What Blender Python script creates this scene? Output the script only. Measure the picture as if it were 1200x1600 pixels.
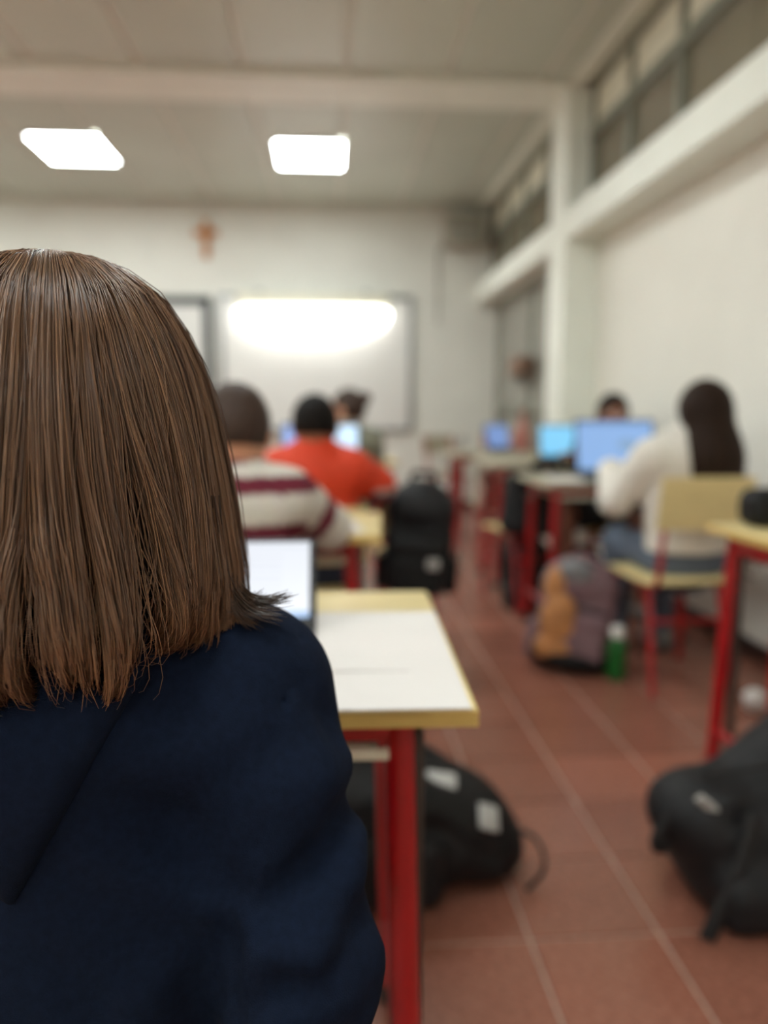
import bpy, bmesh, math, random
import numpy as np
from mathutils import Vector, Matrix

# ------------------------------------------------------------------ scene, camera, world, exposure
for o in list(bpy.data.objects):
    bpy.data.objects.remove(o)
sc = bpy.context.scene
COL = sc.collection
random.seed(4)
rng = np.random.default_rng(7)

CAM_H = 1.06
cam_data = bpy.data.cameras.new('camera')
cam = bpy.data.objects.new('camera', cam_data)
COL.objects.link(cam)
cam_data.sensor_fit = 'VERTICAL'
cam_data.sensor_height = 36.0
cam_data.sensor_width = 27.0
cam_data.lens = 27.0                       # 1200 px focal length in a 1600 px high frame
cam_data.clip_start = 0.02
cam.location = (0, 0, CAM_H)
cam.rotation_euler = (math.radians(90 - 7.595), 0, math.radians(-4.252))
cam_data.dof.use_dof = True
cam_data.dof.focus_distance = 0.50
cam_data.dof.aperture_fstop = 2.3
sc.camera = cam

world = bpy.data.worlds.new('world')
sc.world = world
world.use_nodes = True
world.node_tree.nodes['Background'].inputs[0].default_value = (0.05, 0.055, 0.065, 1)
world.node_tree.nodes['Background'].inputs[1].default_value = 0.4

sc.view_settings.view_transform = 'Standard'
sc.view_settings.look = 'None'
sc.view_settings.gamma = 1.0
sc.view_settings.use_curve_mapping = False
sc.view_settings.exposure = 0.0
LAMP_STRENGTH = 29.0
sc.cycles.max_bounces = 6
sc.cycles.diffuse_bounces = 4
sc.cycles.glossy_bounces = 3
sc.cycles.caustics_reflective = False
sc.cycles.caustics_refractive = False
LAMP_COLOUR = (0.93, 1.0, 0.985)

# ------------------------------------------------------------------ materials
MATS = {}


def srgb(r, g, b):
    f = lambda c: (c / 255 / 12.92) if c / 255 <= 0.04045 else ((c / 255 + 0.055) / 1.055) ** 2.4
    return (f(r), f(g), f(b))


def mat(name, col, rough=0.6, metal=0.0, spec=0.5, var=0.0, scale=20.0, bump=0.0, bscale=200.0,
        emit=None, estr=0.0, sheen=0.0, attr=None, coat=0.0, objvar=0.0, stretch=None, col2=None):
    m = bpy.data.materials.new(name)
    m.use_nodes = True
    nt = m.node_tree
    b = nt.nodes['Principled BSDF']
    b.inputs['Base Color'].default_value = (*col, 1)
    b.inputs['Roughness'].default_value = rough
    b.inputs['Metallic'].default_value = metal
    b.inputs['Specular IOR Level'].default_value = spec
    b.inputs['Sheen Weight'].default_value = sheen
    b.inputs['Coat Weight'].default_value = coat
    tc = nt.nodes.new('ShaderNodeTexCoord')
    src = tc.outputs['Object']
    if stretch:
        mp = nt.nodes.new('ShaderNodeMapping')
        mp.inputs['Scale'].default_value = stretch
        nt.links.new(src, mp.inputs[0])
        src = mp.outputs[0]
    cur = None
    if attr:
        a = nt.nodes.new('ShaderNodeAttribute')
        a.attribute_name = attr
        cur = a.outputs['Color']
    if var > 0:
        n = nt.nodes.new('ShaderNodeTexNoise')
        n.inputs['Scale'].default_value = scale
        n.inputs['Detail'].default_value = 5
        nt.links.new(src, n.inputs['Vector'])
        mx = nt.nodes.new('ShaderNodeMix')
        mx.data_type = 'RGBA'
        c2 = col2 if col2 else tuple(max(0, c * (1 - var)) for c in col)
        c1 = col if col2 else tuple(min(1, c * (1 + var)) for c in col)
        if cur is None:
            mx.inputs[6].default_value = (*c1, 1)
            mx.inputs[7].default_value = (*c2, 1)
            rp = nt.nodes.new('ShaderNodeMapRange')
            rp.inputs[1].default_value = 0.3
            rp.inputs[2].default_value = 0.7
            nt.links.new(n.outputs['Fac'], rp.inputs[0])
            nt.links.new(rp.outputs[0], mx.inputs[0])
        else:
            mx.blend_type = 'MULTIPLY'
            mx.inputs[0].default_value = var
            nt.links.new(cur, mx.inputs[6])
            nt.links.new(n.outputs['Color'], mx.inputs[7])
        cur = mx.outputs[2]
    if objvar > 0:
        oi = nt.nodes.new('ShaderNodeObjectInfo')
        mr = nt.nodes.new('ShaderNodeMapRange')
        mr.inputs[3].default_value = 1 - objvar
        mr.inputs[4].default_value = 1 + objvar
        nt.links.new(oi.outputs['Random'], mr.inputs[0])
        hs = nt.nodes.new('ShaderNodeHueSaturation')
        if cur is not None:
            nt.links.new(cur, hs.inputs['Color'])
        else:
            hs.inputs['Color'].default_value = (*col, 1)
        nt.links.new(mr.outputs[0], hs.inputs['Value'])
        cur = hs.outputs[0]
    if cur is not None:
        nt.links.new(cur, b.inputs['Base Color'])
    if bump > 0:
        n2 = nt.nodes.new('ShaderNodeTexNoise')
        n2.inputs['Scale'].default_value = bscale
        n2.inputs['Detail'].default_value = 3
        nt.links.new(src, n2.inputs['Vector'])
        bp = nt.nodes.new('ShaderNodeBump')
        bp.inputs['Strength'].default_value = bump
        bp.inputs['Distance'].default_value = 0.002
        nt.links.new(n2.outputs['Fac'], bp.inputs['Height'])
        nt.links.new(bp.outputs[0], b.inputs['Normal'])
    if emit:
        b.inputs['Emission Color'].default_value = (*emit, 1)
        b.inputs['Emission Strength'].default_value = estr
    MATS[name] = m
    return m


M_wall = mat('cream wall paint', srgb(230, 227, 217), 0.55, var=0.03, scale=3, bump=0.05, bscale=60)
M_back = mat('white wall paint', srgb(228, 228, 220), 0.6, var=0.03, scale=3, bump=0.05, bscale=60)
M_beam = mat('white beam paint', srgb(236, 238, 228), 0.5, var=0.03, scale=4, bump=0.04, bscale=50)
M_ceil = mat('ceiling panel metal', srgb(198, 203, 190), 0.45, var=0.03, scale=2, objvar=0.03)
M_seam = mat('ceiling seam', srgb(226, 223, 214), 0.6)
M_tile = mat('red terrazzo tile', srgb(160, 106, 88), 0.24, var=0.6, scale=70, objvar=0.12, spec=0.7,
             col2=srgb(132, 82, 67), bump=0.03, bscale=40)
M_grout = mat('grey pink grout', srgb(184, 152, 136), 0.8, var=0.12, scale=30)
M_base = mat('dark brown skirting', srgb(64, 42, 36), 0.4, var=0.1)
M_frame = mat('grey green window frame', srgb(128, 130, 116), 0.45, var=0.05)
M_glass = mat('glass with ceiling tone', srgb(124, 116, 98), 0.12, spec=0.6, var=0.08, scale=1.5)  # brown grey of the reflected ceiling put into the pane colour
M_glass2 = mat('frosted grey pane', srgb(150, 148, 138), 0.25, var=0.05, scale=2)
M_cream = mat('cream infill panel', srgb(232, 228, 208), 0.5, var=0.03)
M_lamp = mat('lamp diffuser', (0.9, 0.9, 0.88), 0.5, emit=LAMP_COLOUR, estr=LAMP_STRENGTH)
M_boardglow = mat('board light patch glow', (0.9, 0.9, 0.88), 0.5, emit=(1, 0.99, 0.95), estr=5.5)  # glow for the bright patch of light below the board lamp
M_white = mat('white plastic', srgb(230, 228, 222), 0.4, var=0.03)
M_board = mat('whiteboard enamel', srgb(226, 226, 222), 0.18, var=0.02, scale=3)
M_alu = mat('brushed grey aluminium', srgb(150, 152, 152), 0.35, metal=0.6, var=0.05)
M_dkframe = mat('dark slate board frame', srgb(46, 52, 54), 0.45, var=0.06)
M_wood = mat('beech plywood', srgb(226, 205, 148), 0.35, var=0.10, scale=9, stretch=(1, 12, 12), spec=0.4,
             bump=0.03, bscale=30)
M_woodgrey = mat('grey beige board', srgb(176, 168, 146), 0.35, var=0.06, scale=9, stretch=(1, 12, 12))  # greyer beige for the right row desks and the far chairs
M_woodedge = mat('beech edge', srgb(206, 172, 98), 0.45, var=0.12, scale=14, stretch=(1, 1, 20))
M_under = mat('pale underside board', srgb(222, 214, 190), 0.6, var=0.05)
M_red = mat('red painted steel', srgb(166, 16, 22), 0.32, var=0.10, scale=14, coat=0.25)
M_maroon = mat('maroon steel tray', srgb(92, 12, 30), 0.4, var=0.12)
M_rubber = mat('black rubber', srgb(24, 22, 20), 0.7, var=0.1)
M_strip = mat('dark brown channel', srgb(58, 46, 38), 0.6, var=0.15)
M_paper = mat('white paper', srgb(220, 214, 210), 0.8, var=0.02, scale=8)
M_black = mat('black nylon', srgb(13, 13, 14), 0.6, var=0.25, scale=25, bump=0.4, bscale=300, spec=0.3)
M_black2 = mat('charcoal nylon', srgb(22, 22, 24), 0.6, var=0.2, scale=25, bump=0.4, bscale=300, spec=0.3)
M_strap = mat('black webbing', srgb(18, 18, 19), 0.75, var=0.2, scale=60)
M_label = mat('pale grey label', srgb(172, 170, 166), 0.5, var=0.08, scale=30)
M_zip = mat('black zip', srgb(12, 12, 12), 0.4, metal=0.3, var=0.2)
M_orange = mat('ochre orange nylon', srgb(180, 122, 72), 0.65, var=0.25, scale=18, bump=0.3, bscale=260)
M_mauve = mat('mauve grey nylon', srgb(120, 92, 96), 0.65, var=0.2, scale=14, bump=0.3, bscale=260)
M_greypad = mat('cool grey nylon', srgb(120, 120, 122), 0.65, var=0.2, scale=14, bump=0.3, bscale=260)
M_green = mat('green bottle plastic', srgb(18, 92, 34), 0.3, var=0.12)
M_lapdark = mat('dark laptop plastic', srgb(34, 35, 38), 0.4, var=0.1)
M_laplite = mat('silver laptop plastic', srgb(196, 196, 194), 0.35, var=0.04)
M_key = mat('black keys', srgb(16, 16, 18), 0.55, var=0.1)
M_skin = mat('skin', srgb(205, 150, 122), 0.5, var=0.06, scale=14)
M_skind = mat('tanned skin', srgb(150, 98, 76), 0.5, var=0.06, scale=14)
M_eye = mat('eye white', srgb(230, 226, 220), 0.25, var=0.02)
M_iris = mat('dark iris', srgb(40, 24, 16), 0.2, var=0.1)
M_lip = mat('lips', srgb(168, 98, 88), 0.45, var=0.05)
M_navy = mat('navy sweatshirt fleece', srgb(19, 27, 44), 0.95, spec=0.08, var=0.16, scale=160, bump=0.35, bscale=900)
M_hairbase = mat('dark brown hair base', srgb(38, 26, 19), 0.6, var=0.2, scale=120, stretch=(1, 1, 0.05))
M_denim = mat('blue denim', srgb(88, 98, 114), 0.85, var=0.15, scale=60, bump=0.2, bscale=500)
M_darkden = mat('dark navy trousers', srgb(32, 42, 66), 0.85, var=0.15, scale=60)
M_grey = mat('grey green cotton', srgb(136, 136, 120), 0.85, var=0.1, scale=40, bump=0.2, bscale=300)
M_blackc = mat('black cotton', srgb(18, 18, 20), 0.85, var=0.2, scale=40, bump=0.2, bscale=300)
M_whitec = mat('white knit', srgb(222, 216, 206), 0.9, var=0.06, scale=60, bump=0.5, bscale=260)
M_beigec = mat('beige grey fleece', srgb(170, 162, 146), 0.9, var=0.08, scale=30, bump=0.4, bscale=200)
M_orangec = mat('orange jacket cloth', (1, 1, 1), 0.7, attr='tint', var=0.25, scale=30, bump=0.2, bscale=200)
M_stripe = mat('striped sweater knit', (1, 1, 1), 0.9, attr='tint', var=0.2, scale=60, bump=0.5, bscale=260)
M_shoe = mat('grey sneaker', srgb(120, 118, 116), 0.6, var=0.2, scale=40)
M_hairdark = mat('near black brown hair', srgb(40, 26, 18), 0.6, var=0.35, scale=90, stretch=(1, 1, 0.06), spec=0.15)
M_hairbrown = mat('short brown hair', srgb(58, 42, 34), 0.6, var=0.3, scale=120, bump=0.5, bscale=300, spec=0.3)
M_hairblack = mat('black hair', srgb(20, 16, 14), 0.65, var=0.3, scale=120, bump=0.5, bscale=300, spec=0.15)
M_bronze = mat('warm brown wood', srgb(200, 132, 70), 0.5, var=0.2, scale=40)
M_brownbox = mat('brown cardboard', srgb(132, 104, 86), 0.7, var=0.12)
M_pink = mat('dull pink plastic', srgb(178, 112, 100), 0.5, var=0.1)
M_speaker = mat('beige speaker housing', srgb(176, 170, 156), 0.6, var=0.06)
M_grille = mat('grey grille', srgb(150, 148, 136), 0.7, var=0.2, scale=300)
M_greymetal = mat('grey tube', srgb(132, 126, 118), 0.4, metal=0.4, var=0.08)


def hair_material():
    m = mat('brown hair strands', (1, 1, 1), 0.30, spec=0.62, attr='tint')
    return m


M_strand = hair_material()


def screen_material(name, c1, c2, strength, bar=None):
    """lit screen: pale page with a darker panel and a task bar, in the screen's own object coordinates (0..1)"""
    m = bpy.data.materials.new(name)
    m.use_nodes = True
    nt = m.node_tree
    b = nt.nodes['Principled BSDF']
    b.inputs['Base Color'].default_value = (0.02, 0.02, 0.02, 1)
    b.inputs['Roughness'].default_value = 0.3
    at = nt.nodes.new('ShaderNodeAttribute')
    at.attribute_name = 'tint'
    nt.links.new(at.outputs['Color'], b.inputs['Emission Color'])
    b.inputs['Emission Strength'].default_value = strength
    m.cycles.emission_sampling = 'NONE'          # weak light: found by bounced rays
    MATS[name] = m
    return m


M_screen = screen_material('lit screen', None, None, 1.0)

# ------------------------------------------------------------------ object helpers


def link(name, me, m=None, parent=None):
    o = bpy.data.objects.new(name, me)
    COL.objects.link(o)
    if m is not None and me is not None and len(me.materials) == 0:
        me.materials.append(m)
    if parent is not None:
        o.parent = parent
    return o


def tag(o, label=None, cat=None, group=None, kind=None):
    if label:
        o['label'] = label
    if cat:
        o['category'] = cat
    if group:
        o['group'] = group
    if kind:
        o['kind'] = kind
    return o


def thing(name, label, cat, loc=(0, 0, 0), rz=0.0, group=None, rot=None):
    o = bpy.data.objects.new(name, None)
    COL.objects.link(o)
    o.empty_display_size = 0.05
    o.location = loc
    o.rotation_euler = rot if rot else (0, 0, rz)
    return tag(o, label, cat, group)


class MB:
    """collects shapes into one mesh"""

    def __init__(s):
        s.bm = bmesh.new()

    def box(s, lo, hi, bev=0.0, seg=2, M=None):
        c = [(a + b) / 2 for a, b in zip(lo, hi)]
        d = [abs(b - a) for a, b in zip(lo, hi)]
        T = Matrix.Translation(c) @ Matrix.Diagonal((*d, 1))
        if M is not None:
            T = M @ T
        g = bmesh.ops.create_cube(s.bm, size=1.0, matrix=T)
        if bev > 0:
            es = list({e for v in g['verts'] for e in v.link_edges})
            bmesh.ops.bevel(s.bm, geom=es, offset=bev, segments=seg, affect='EDGES', profile=0.5)
        return s

    def tube(s, pts, r, n=10, closed=False, flat=None, caps=True):
        pts = [Vector(p) for p in pts]
        rs = r if isinstance(r, (list, tuple)) else [r] * len(pts)
        N = len(pts)
        rings = []
        prev = None
        for i, p in enumerate(pts):
            if closed:
                t = (pts[(i + 1) % N] - pts[i - 1]).normalized()
            else:
                t = (pts[min(i + 1, N - 1)] - pts[max(i - 1, 0)]).normalized()
            if prev is None:
                up = Vector((0, 0, 1)) if abs(t.z) < 0.9 else Vector((1, 0, 0))
                if flat is not None:
                    up = Vector(flat[2])
                u = (up - t * up.dot(t)).normalized()
            else:
                u = (prev - t * prev.dot(t)).normalized()
            prev = u
            w = t.cross(u)
            a, b = (1, 1) if flat is None else (flat[0], flat[1])
            rings.append([s.bm.verts.new(p + (u * math.cos(k * 2 * math.pi / n) * a + w * math.sin(k * 2 * math.pi / n) * b) * rs[i])
                          for k in range(n)])
        for i in range(N if closed else N - 1):
            A, B = rings[i], rings[(i + 1) % N]
            for k in range(n):
                s.bm.faces.new((A[k], A[(k + 1) % n], B[(k + 1) % n], B[k]))
        if caps and not closed:
            s.bm.faces.new(rings[0][::-1])
            s.bm.faces.new(rings[-1])
        return s

    def lathe(s, prof, n=20, M=None):
        rings = []
        for r, z in prof:
            ring = []
            for k in range(n):
                v = Vector((r * math.cos(2 * math.pi * k / n), r * math.sin(2 * math.pi * k / n), z))
                ring.append(s.bm.verts.new(M @ v if M else v))
            rings.append(ring)
        for A, B in zip(rings, rings[1:]):
            for k in range(n):
                s.bm.faces.new((A[k], A[(k + 1) % n], B[(k + 1) % n], B[k]))
        s.bm.faces.new(rings[0][::-1])
        s.bm.faces.new(rings[-1])
        return s

    def prism(s, pts2, y0, y1, axis='y', M=None):
        """outline in two axes, extruded along the third"""
        def P(a, b, c):
            v = Vector({'y': (a, c, b), 'z': (a, b, c), 'x': (c, a, b)}[axis])
            return s.bm.verts.new(M @ v if M else v)
        A = [P(a, b, y0) for a, b in pts2]
        B = [P(a, b, y1) for a, b in pts2]
        n = len(A)
        s.bm.faces.new(A)
        s.bm.faces.new(B[::-1])
        for k in range(n):
            s.bm.faces.new((A[k], B[k], B[(k + 1) % n], A[(k + 1) % n]))
        return s

    def sheet(s, fn, nu, nv, thick):
        """curved panel: fn(u,v) -> point, given thickness along its normal"""
        g = [[Vector(fn(i / nu, j / nv)) for j in range(nv + 1)] for i in range(nu + 1)]

        def nrm(i, j):
            a = g[min(i + 1, nu)][j] - g[max(i - 1, 0)][j]
            b = g[i][min(j + 1, nv)] - g[i][max(j - 1, 0)]
            return a.cross(b).normalized()
        top = [[s.bm.verts.new(g[i][j] + nrm(i, j) * thick / 2) for j in range(nv + 1)] for i in range(nu + 1)]
        bot = [[s.bm.verts.new(g[i][j] - nrm(i, j) * thick / 2) for j in range(nv + 1)] for i in range(nu + 1)]
        for i in range(nu):
            for j in range(nv):
                s.bm.faces.new((top[i][j], top[i + 1][j], top[i + 1][j + 1], top[i][j + 1]))
                s.bm.faces.new((bot[i][j], bot[i][j + 1], bot[i + 1][j + 1], bot[i + 1][j]))
        per = [(i, 0) for i in range(nu)] + [(nu, j) for j in range(nv)] + [(i, nv) for i in range(nu, 0, -1)] + [(0, j) for j in range(nv, 0, -1)]
        for k in range(len(per)):
            a, b = per[k], per[(k + 1) % len(per)]
            s.bm.faces.new((top[a[0]][a[1]], bot[a[0]][a[1]], bot[b[0]][b[1]], top[b[0]][b[1]]))
        return s

    def mesh(s, smooth=True, angle=40):
        bmesh.ops.recalc_face_normals(s.bm, faces=s.bm.faces)
        me = bpy.data.meshes.new('mesh')
        s.bm.to_mesh(me)
        s.bm.free()
        if smooth:
            me.shade_smooth()
            me.set_sharp_from_angle(angle=math.radians(angle))
        return me

    def build(s, name, m, parent=None, smooth=True, angle=40):
        me = s.mesh(smooth, angle)
        return link(name, me, m, parent)


def fillet(pts, r, n=5):
    pts = [Vector(p) for p in pts]
    out = [pts[0]]
    for a, b, c in zip(pts, pts[1:], pts[2:]):
        d1, d2 = (a - b), (c - b)
        rr = min(r, d1.length * 0.45, d2.length * 0.45)
        p, q = b + d1.normalized() * rr, b + d2.normalized() * rr
        for k in range(n + 1):
            t = k / n
            out.append(p * (1 - t) ** 2 + b * 2 * t * (1 - t) + q * t * t)
    out.append(pts[-1])
    return out


# ------------------------------------------------------------------ implicit surfaces (blended shapes -> one continuous mesh)


def v3(p):
    return np.array(p, dtype=float)


class Field:
    def __init__(s, lo, hi, res):
        s.lo = v3(lo)
        s.res = res
        s.n = np.ceil((v3(hi) - s.lo) / res).astype(int) + 1
        s.D = np.full(s.n, 0.5)

    def sub(s, lo, hi):
        a = np.clip(np.floor((v3(lo) - s.lo) / s.res).astype(int), 0, s.n)
        b = np.clip(np.ceil((v3(hi) - s.lo) / s.res).astype(int) + 1, 0, s.n)
        sl = tuple(slice(a[i], b[i]) for i in range(3))
        ax = [s.lo[i] + s.res * np.arange(a[i], b[i]) for i in range(3)]
        X, Y, Z = np.meshgrid(*ax, indexing='ij')
        return sl, np.stack([X, Y, Z], -1)

    def put(s, fn, lo, hi, k=0.02):
        pad = 0.045 + k
        sl, P = s.sub(v3(lo) - pad, v3(hi) + pad)
        if P.size == 0:
            return
        d = fn(P)
        a = s.D[sl]
        h = np.maximum(k - np.abs(a - d), 0) / k
        s.D[sl] = np.minimum(a, d) - h * h * k * 0.25

    def cone(s, p0, p1, r0, r1, k=0.02, sq=(1, 1, 1)):
        p0, p1 = v3(p0), v3(p1)
        q = v3(sq)
        m = (q.max())

        def fn(P):
            A = P * q
            a, b = p0 * q, p1 * q
            ab = b - a
            t = np.clip(((A - a) @ ab) / max(ab @ ab, 1e-9), 0, 1)
            return (np.linalg.norm(A - a - t[..., None] * ab, axis=-1) - (r0 + (r1 - r0) * t)) / (1 + (m - 1) * 0.5)
        R = max(r0, r1) / q.min()
        s.put(fn, np.minimum(p0, p1) - R, np.maximum(p0, p1) + R, k)

    def ell(s, c, r, k=0.02, M=None):
        c, r = v3(c), v3(r)

        def fn(P):
            q = P - c
            if M is not None:
                q = q @ M            # into the ellipsoid's own axes (M columns = axes)
            k0 = np.linalg.norm(q / r, axis=-1)
            k1 = np.linalg.norm(q / (r * r), axis=-1)
            return k0 * (k0 - 1) / np.maximum(k1, 1e-6)
        R = r.max()
        s.put(fn, c - R, c + R, k)

    def rbox(s, c, h, rad, k=0.02, M=None):
        c, h = v3(c), v3(h)

        def fn(P):
            q = P - c
            if M is not None:
                q = q @ M
            q = np.abs(q) - (h - rad)
            return np.linalg.norm(np.maximum(q, 0), axis=-1) + np.minimum(q.max(-1), 0) - rad
        R = np.linalg.norm(h) if M is not None else h
        s.put(fn, c - R, c + R, k)

    def crease(s, pts, A, sig):
        """raise (A<0) or sink (A>0) the surface along a line"""
        for p0, p1 in zip(pts, pts[1:]):
            p0, p1 = v3(p0), v3(p1)
            sl, P = s.sub(np.minimum(p0, p1) - sig * 3, np.maximum(p0, p1) + sig * 3)
            if P.size == 0:
                continue
            ab = p1 - p0
            t = np.clip(((P - p0) @ ab) / max(ab @ ab, 1e-9), 0, 1)
            d = np.linalg.norm(P - p0 - t[..., None] * ab, axis=-1)
            s.D[sl] += A * np.exp(-(d / sig) ** 2)

    def hit(s, p, d):
        """first point of the surface met from p along d"""
        p, d = v3(p), v3(d) / np.linalg.norm(d)
        for _ in range(900):
            i = np.round((p - s.lo) / s.res).astype(int)
            if (i >= 0).all() and (i < s.n).all() and s.D[tuple(i)] < 0:
                return p
            p = p + d * .001
        return p

    def all(s):
        return s.sub(s.lo, s.lo + s.res * (s.n - 1))[1]

    def verts_faces(s):
        D = s.D
        D[0], D[-1], D[:, 0], D[:, -1], D[:, :, 0], D[:, :, -1] = [np.maximum(x, 0.01) for x in
                                                                  (D[0], D[-1], D[:, 0], D[:, -1], D[:, :, 0], D[:, :, -1])]
        nx, ny, nz = D.shape
        cor = [(i, j, k) for i in (0, 1) for j in (0, 1) for k in (0, 1)]
        view = {c: D[c[0]:nx - 1 + c[0], c[1]:ny - 1 + c[1], c[2]:nz - 1 + c[2]] for c in cor}
        neg = sum((view[c] < 0).astype(np.int8) for c in cor)
        act = (neg > 0) & (neg < 8)
        idx = np.full(act.shape, -1, dtype=np.int64)
        ijk = np.argwhere(act)
        idx[act] = np.arange(len(ijk))
        acc = np.zeros((len(ijk), 3))
        cnt = np.zeros(len(ijk))
        for a in cor:
            for ax in range(3):
                if a[ax] == 1:
                    continue
                b = list(a)
                b[ax] = 1
                b = tuple(b)
                da, db = view[a][act], view[b][act]
                cr = (da < 0) != (db < 0)
                t = np.where(cr, da / np.where(cr, da - db, 1), 0)
                p = np.tile(v3(a), (len(ijk), 1))
                p[:, ax] += t
                acc[cr] += p[cr]
                cnt[cr] += 1
        V = s.lo + s.res * (ijk + acc / cnt[:, None])
        F = []
        for ax in range(3):
            o1, o2 = (ax + 1) % 3, (ax + 2) % 3
            sl0 = [slice(1, -1)] * 3
            sl0[ax] = slice(0, D.shape[ax] - 1)
            sl1 = [slice(1, -1)] * 3
            sl1[ax] = slice(1, D.shape[ax])
            A, B = D[tuple(sl0)] < 0, D[tuple(sl1)] < 0
            ch = np.argwhere(A != B)
            if len(ch) == 0:
                continue
            inside = A[tuple(ch.T)]
            base = ch.copy()
            base[:, o1] += 1
            base[:, o2] += 1
            q = []
            for d1, d2 in ((-1, -1), (0, -1), (0, 0), (-1, 0)):
                c = base.copy()
                c[:, o1] += d1
                c[:, o2] += d2
                q.append(idx[tuple(c.T)])
            q = np.stack(q, 1)
            q[~inside] = q[~inside][:, ::-1]
            F.append(q)
        F = np.concatenate(F)
        F = F[(F >= 0).all(1)]
        return V, F

    def build(s, name, m, parent=None, tint=None, relax=1):
        V, F = s.verts_faces()
        for _ in range(relax):
            S = np.zeros_like(V)
            c = np.zeros(len(V))
            for a, b in ((0, 1), (1, 2), (2, 3), (3, 0)):
                np.add.at(S, F[:, a], V[F[:, b]])
                np.add.at(S, F[:, b], V[F[:, a]])
                np.add.at(c, F[:, a], 1)
                np.add.at(c, F[:, b], 1)
            V = V * 0.5 + 0.5 * S / np.maximum(c, 1)[:, None]
        me = mesh_from(V, F)
        if tint is not None:
            set_tint(me, tint(V))
        return link(name, me, m, parent)


def mesh_from(V, F, smooth=True):
    me = bpy.data.meshes.new('mesh')
    n, k = F.shape
    me.vertices.add(len(V))
    me.vertices.foreach_set('co', V.astype(np.float32).ravel())
    me.loops.add(n * k)
    me.loops.foreach_set('vertex_index', F.astype(np.int32).ravel())
    me.polygons.add(n)
    me.polygons.foreach_set('loop_start', np.arange(0, n * k, k, dtype=np.int32))
    me.polygons.foreach_set('loop_total', np.full(n, k, dtype=np.int32))
    me.update(calc_edges=True)
    me.validate()
    if smooth:
        me.shade_smooth()
    return me


def set_tint(me, C):
    a = me.color_attributes.new('tint', 'FLOAT_COLOR', 'POINT')
    C4 = np.ones((len(C), 4), dtype=np.float32)
    C4[:, :3] = C
    a.data.foreach_set('color', C4.ravel())


# ================================================================== THE ROOM
XR, XL, YB, YN, ZC = 1.83, -4.6, 8.3, -3.2, 3.15
XBEAM = 1.60


def struct(name, mb, m, label=None):
    o = mb.build(name, m, None, smooth=False)
    return tag(o, label, None, None, 'structure')


floor = struct('floor', MB().box((XL - .1, YN - .1, -.12), (XR + .1, YB + .1, -.004)), M_grout, 'red terrazzo tile floor with pale grout lines')
T = 0.268
TX0, TY0 = 0.40, 1.398
tile_me = MB().box((-T / 2 + .0035, -T / 2 + .0035, -.02), (T / 2 - .0035, T / 2 - .0035, 0), bev=.0015, seg=1).mesh(smooth=False)
tile_me.materials.append(M_tile)
done = set()
for i in range(-5, 5):
    for j in range(-1, 26):
        o = link('tile', tile_me, None, floor)
        o.location = (TX0 + (i + .5) * T, TY0 + (j + .5) * T, 0)
        done.add((i, j))
mb = MB()
for i in range(-19, 6):
    for j in range(-18, 26):
        if (i, j) in done:
            continue
        x0, x1 = TX0 + i * T + .0035, min(TX0 + (i + 1) * T - .0035, XR)
        y0, y1 = TY0 + j * T + .0035, min(TY0 + (j + 1) * T - .0035, YB)
        if x1 > XL and x0 < XR and x1 - x0 > .01 and y0 < YB and y1 - y0 > .01:
            mb.box((x0, y0, -.02), (x1, y1, 0))
tag(mb.build('outer_tiles', M_tile, floor, smooth=False), kind='stuff')

struct('wall_back', MB().box((XL - .2, YB, 0), (XR + .4, YB + .15, ZC + .1)), M_back, 'white wall behind the whiteboard')
struct('wall_rear', MB().box((XL - .2, YN - .15, 0), (XR + .4, YN, ZC + .1)), M_back, 'white wall behind the viewer')
struct('wall_left', MB().box((XL - .15, YN, 0), (XL, YB, ZC + .1)), M_back, 'white wall on the left')
# right wall: solid below the long beam up to the pillar
struct('wall_right', MB().box((XR, YN, 0), (XR + .15, 5.56, 2.18)), M_wall, 'cream wall beside the right row of desks')
struct('trim_1', MB().box((XBEAM, YN, 2.18), (XR + .15, YB, 2.37), bev=.006), M_beam, 'long white beam running below the high windows')
struct('trim_2', MB().box((XBEAM - .006, 5.20, 0), (XR + .15, 5.56, ZC)), M_beam, 'white pillar on the right wall')
struct('trim_3', MB().box((XBEAM - .02, YN, 3.125), (XBEAM + .06, YB, ZC)), M_beam, 'thin white ceiling moulding above the high windows')
struct('baseboard_right', MB().box((XR - .012, YN, 0), (XR, 5.20, .075), bev=.003), M_base, 'dark skirting below the cream wall')
struct('baseboard_back', MB().box((XL, YB - .012, 0), (XR, YB, .07), bev=.003), M_base, 'dark skirting below the white wall')

ceil = struct('ceiling', MB().box((XL - .2, YN - .1, ZC + .012), (XR + .4, YB + .15, ZC + .15)), M_seam, 'grey metal panelled ceiling')
SEAM0, SW = 0.775, 0.632
LAMPS_Y = (6.70, 3.55, 0.40, -2.3)
LAMPS_X = (-0.115, -2.01, -3.91)
for i in range(-9, 2):
    x0, x1 = SEAM0 + i * SW + .015, SEAM0 + (i + 1) * SW - .015
    x0, x1 = max(x0, XL), min(x1, XR)
    if x1 - x0 < .05:
        continue
    for (y0, y1) in ((YN, 5.13), (5.56, YB)):
        MB().box((x0, y0 + .003, ZC), (x1, y1 - .003, ZC + .02), bev=.004, seg=1).build('panel', M_ceil, ceil, smooth=False)
struct('trim_4', MB().box((XL, 5.13, ZC - .035), (XBEAM, 5.56, ZC + .05), bev=.005), M_beam, 'white cross beam on the ceiling at the pillar')


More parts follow.
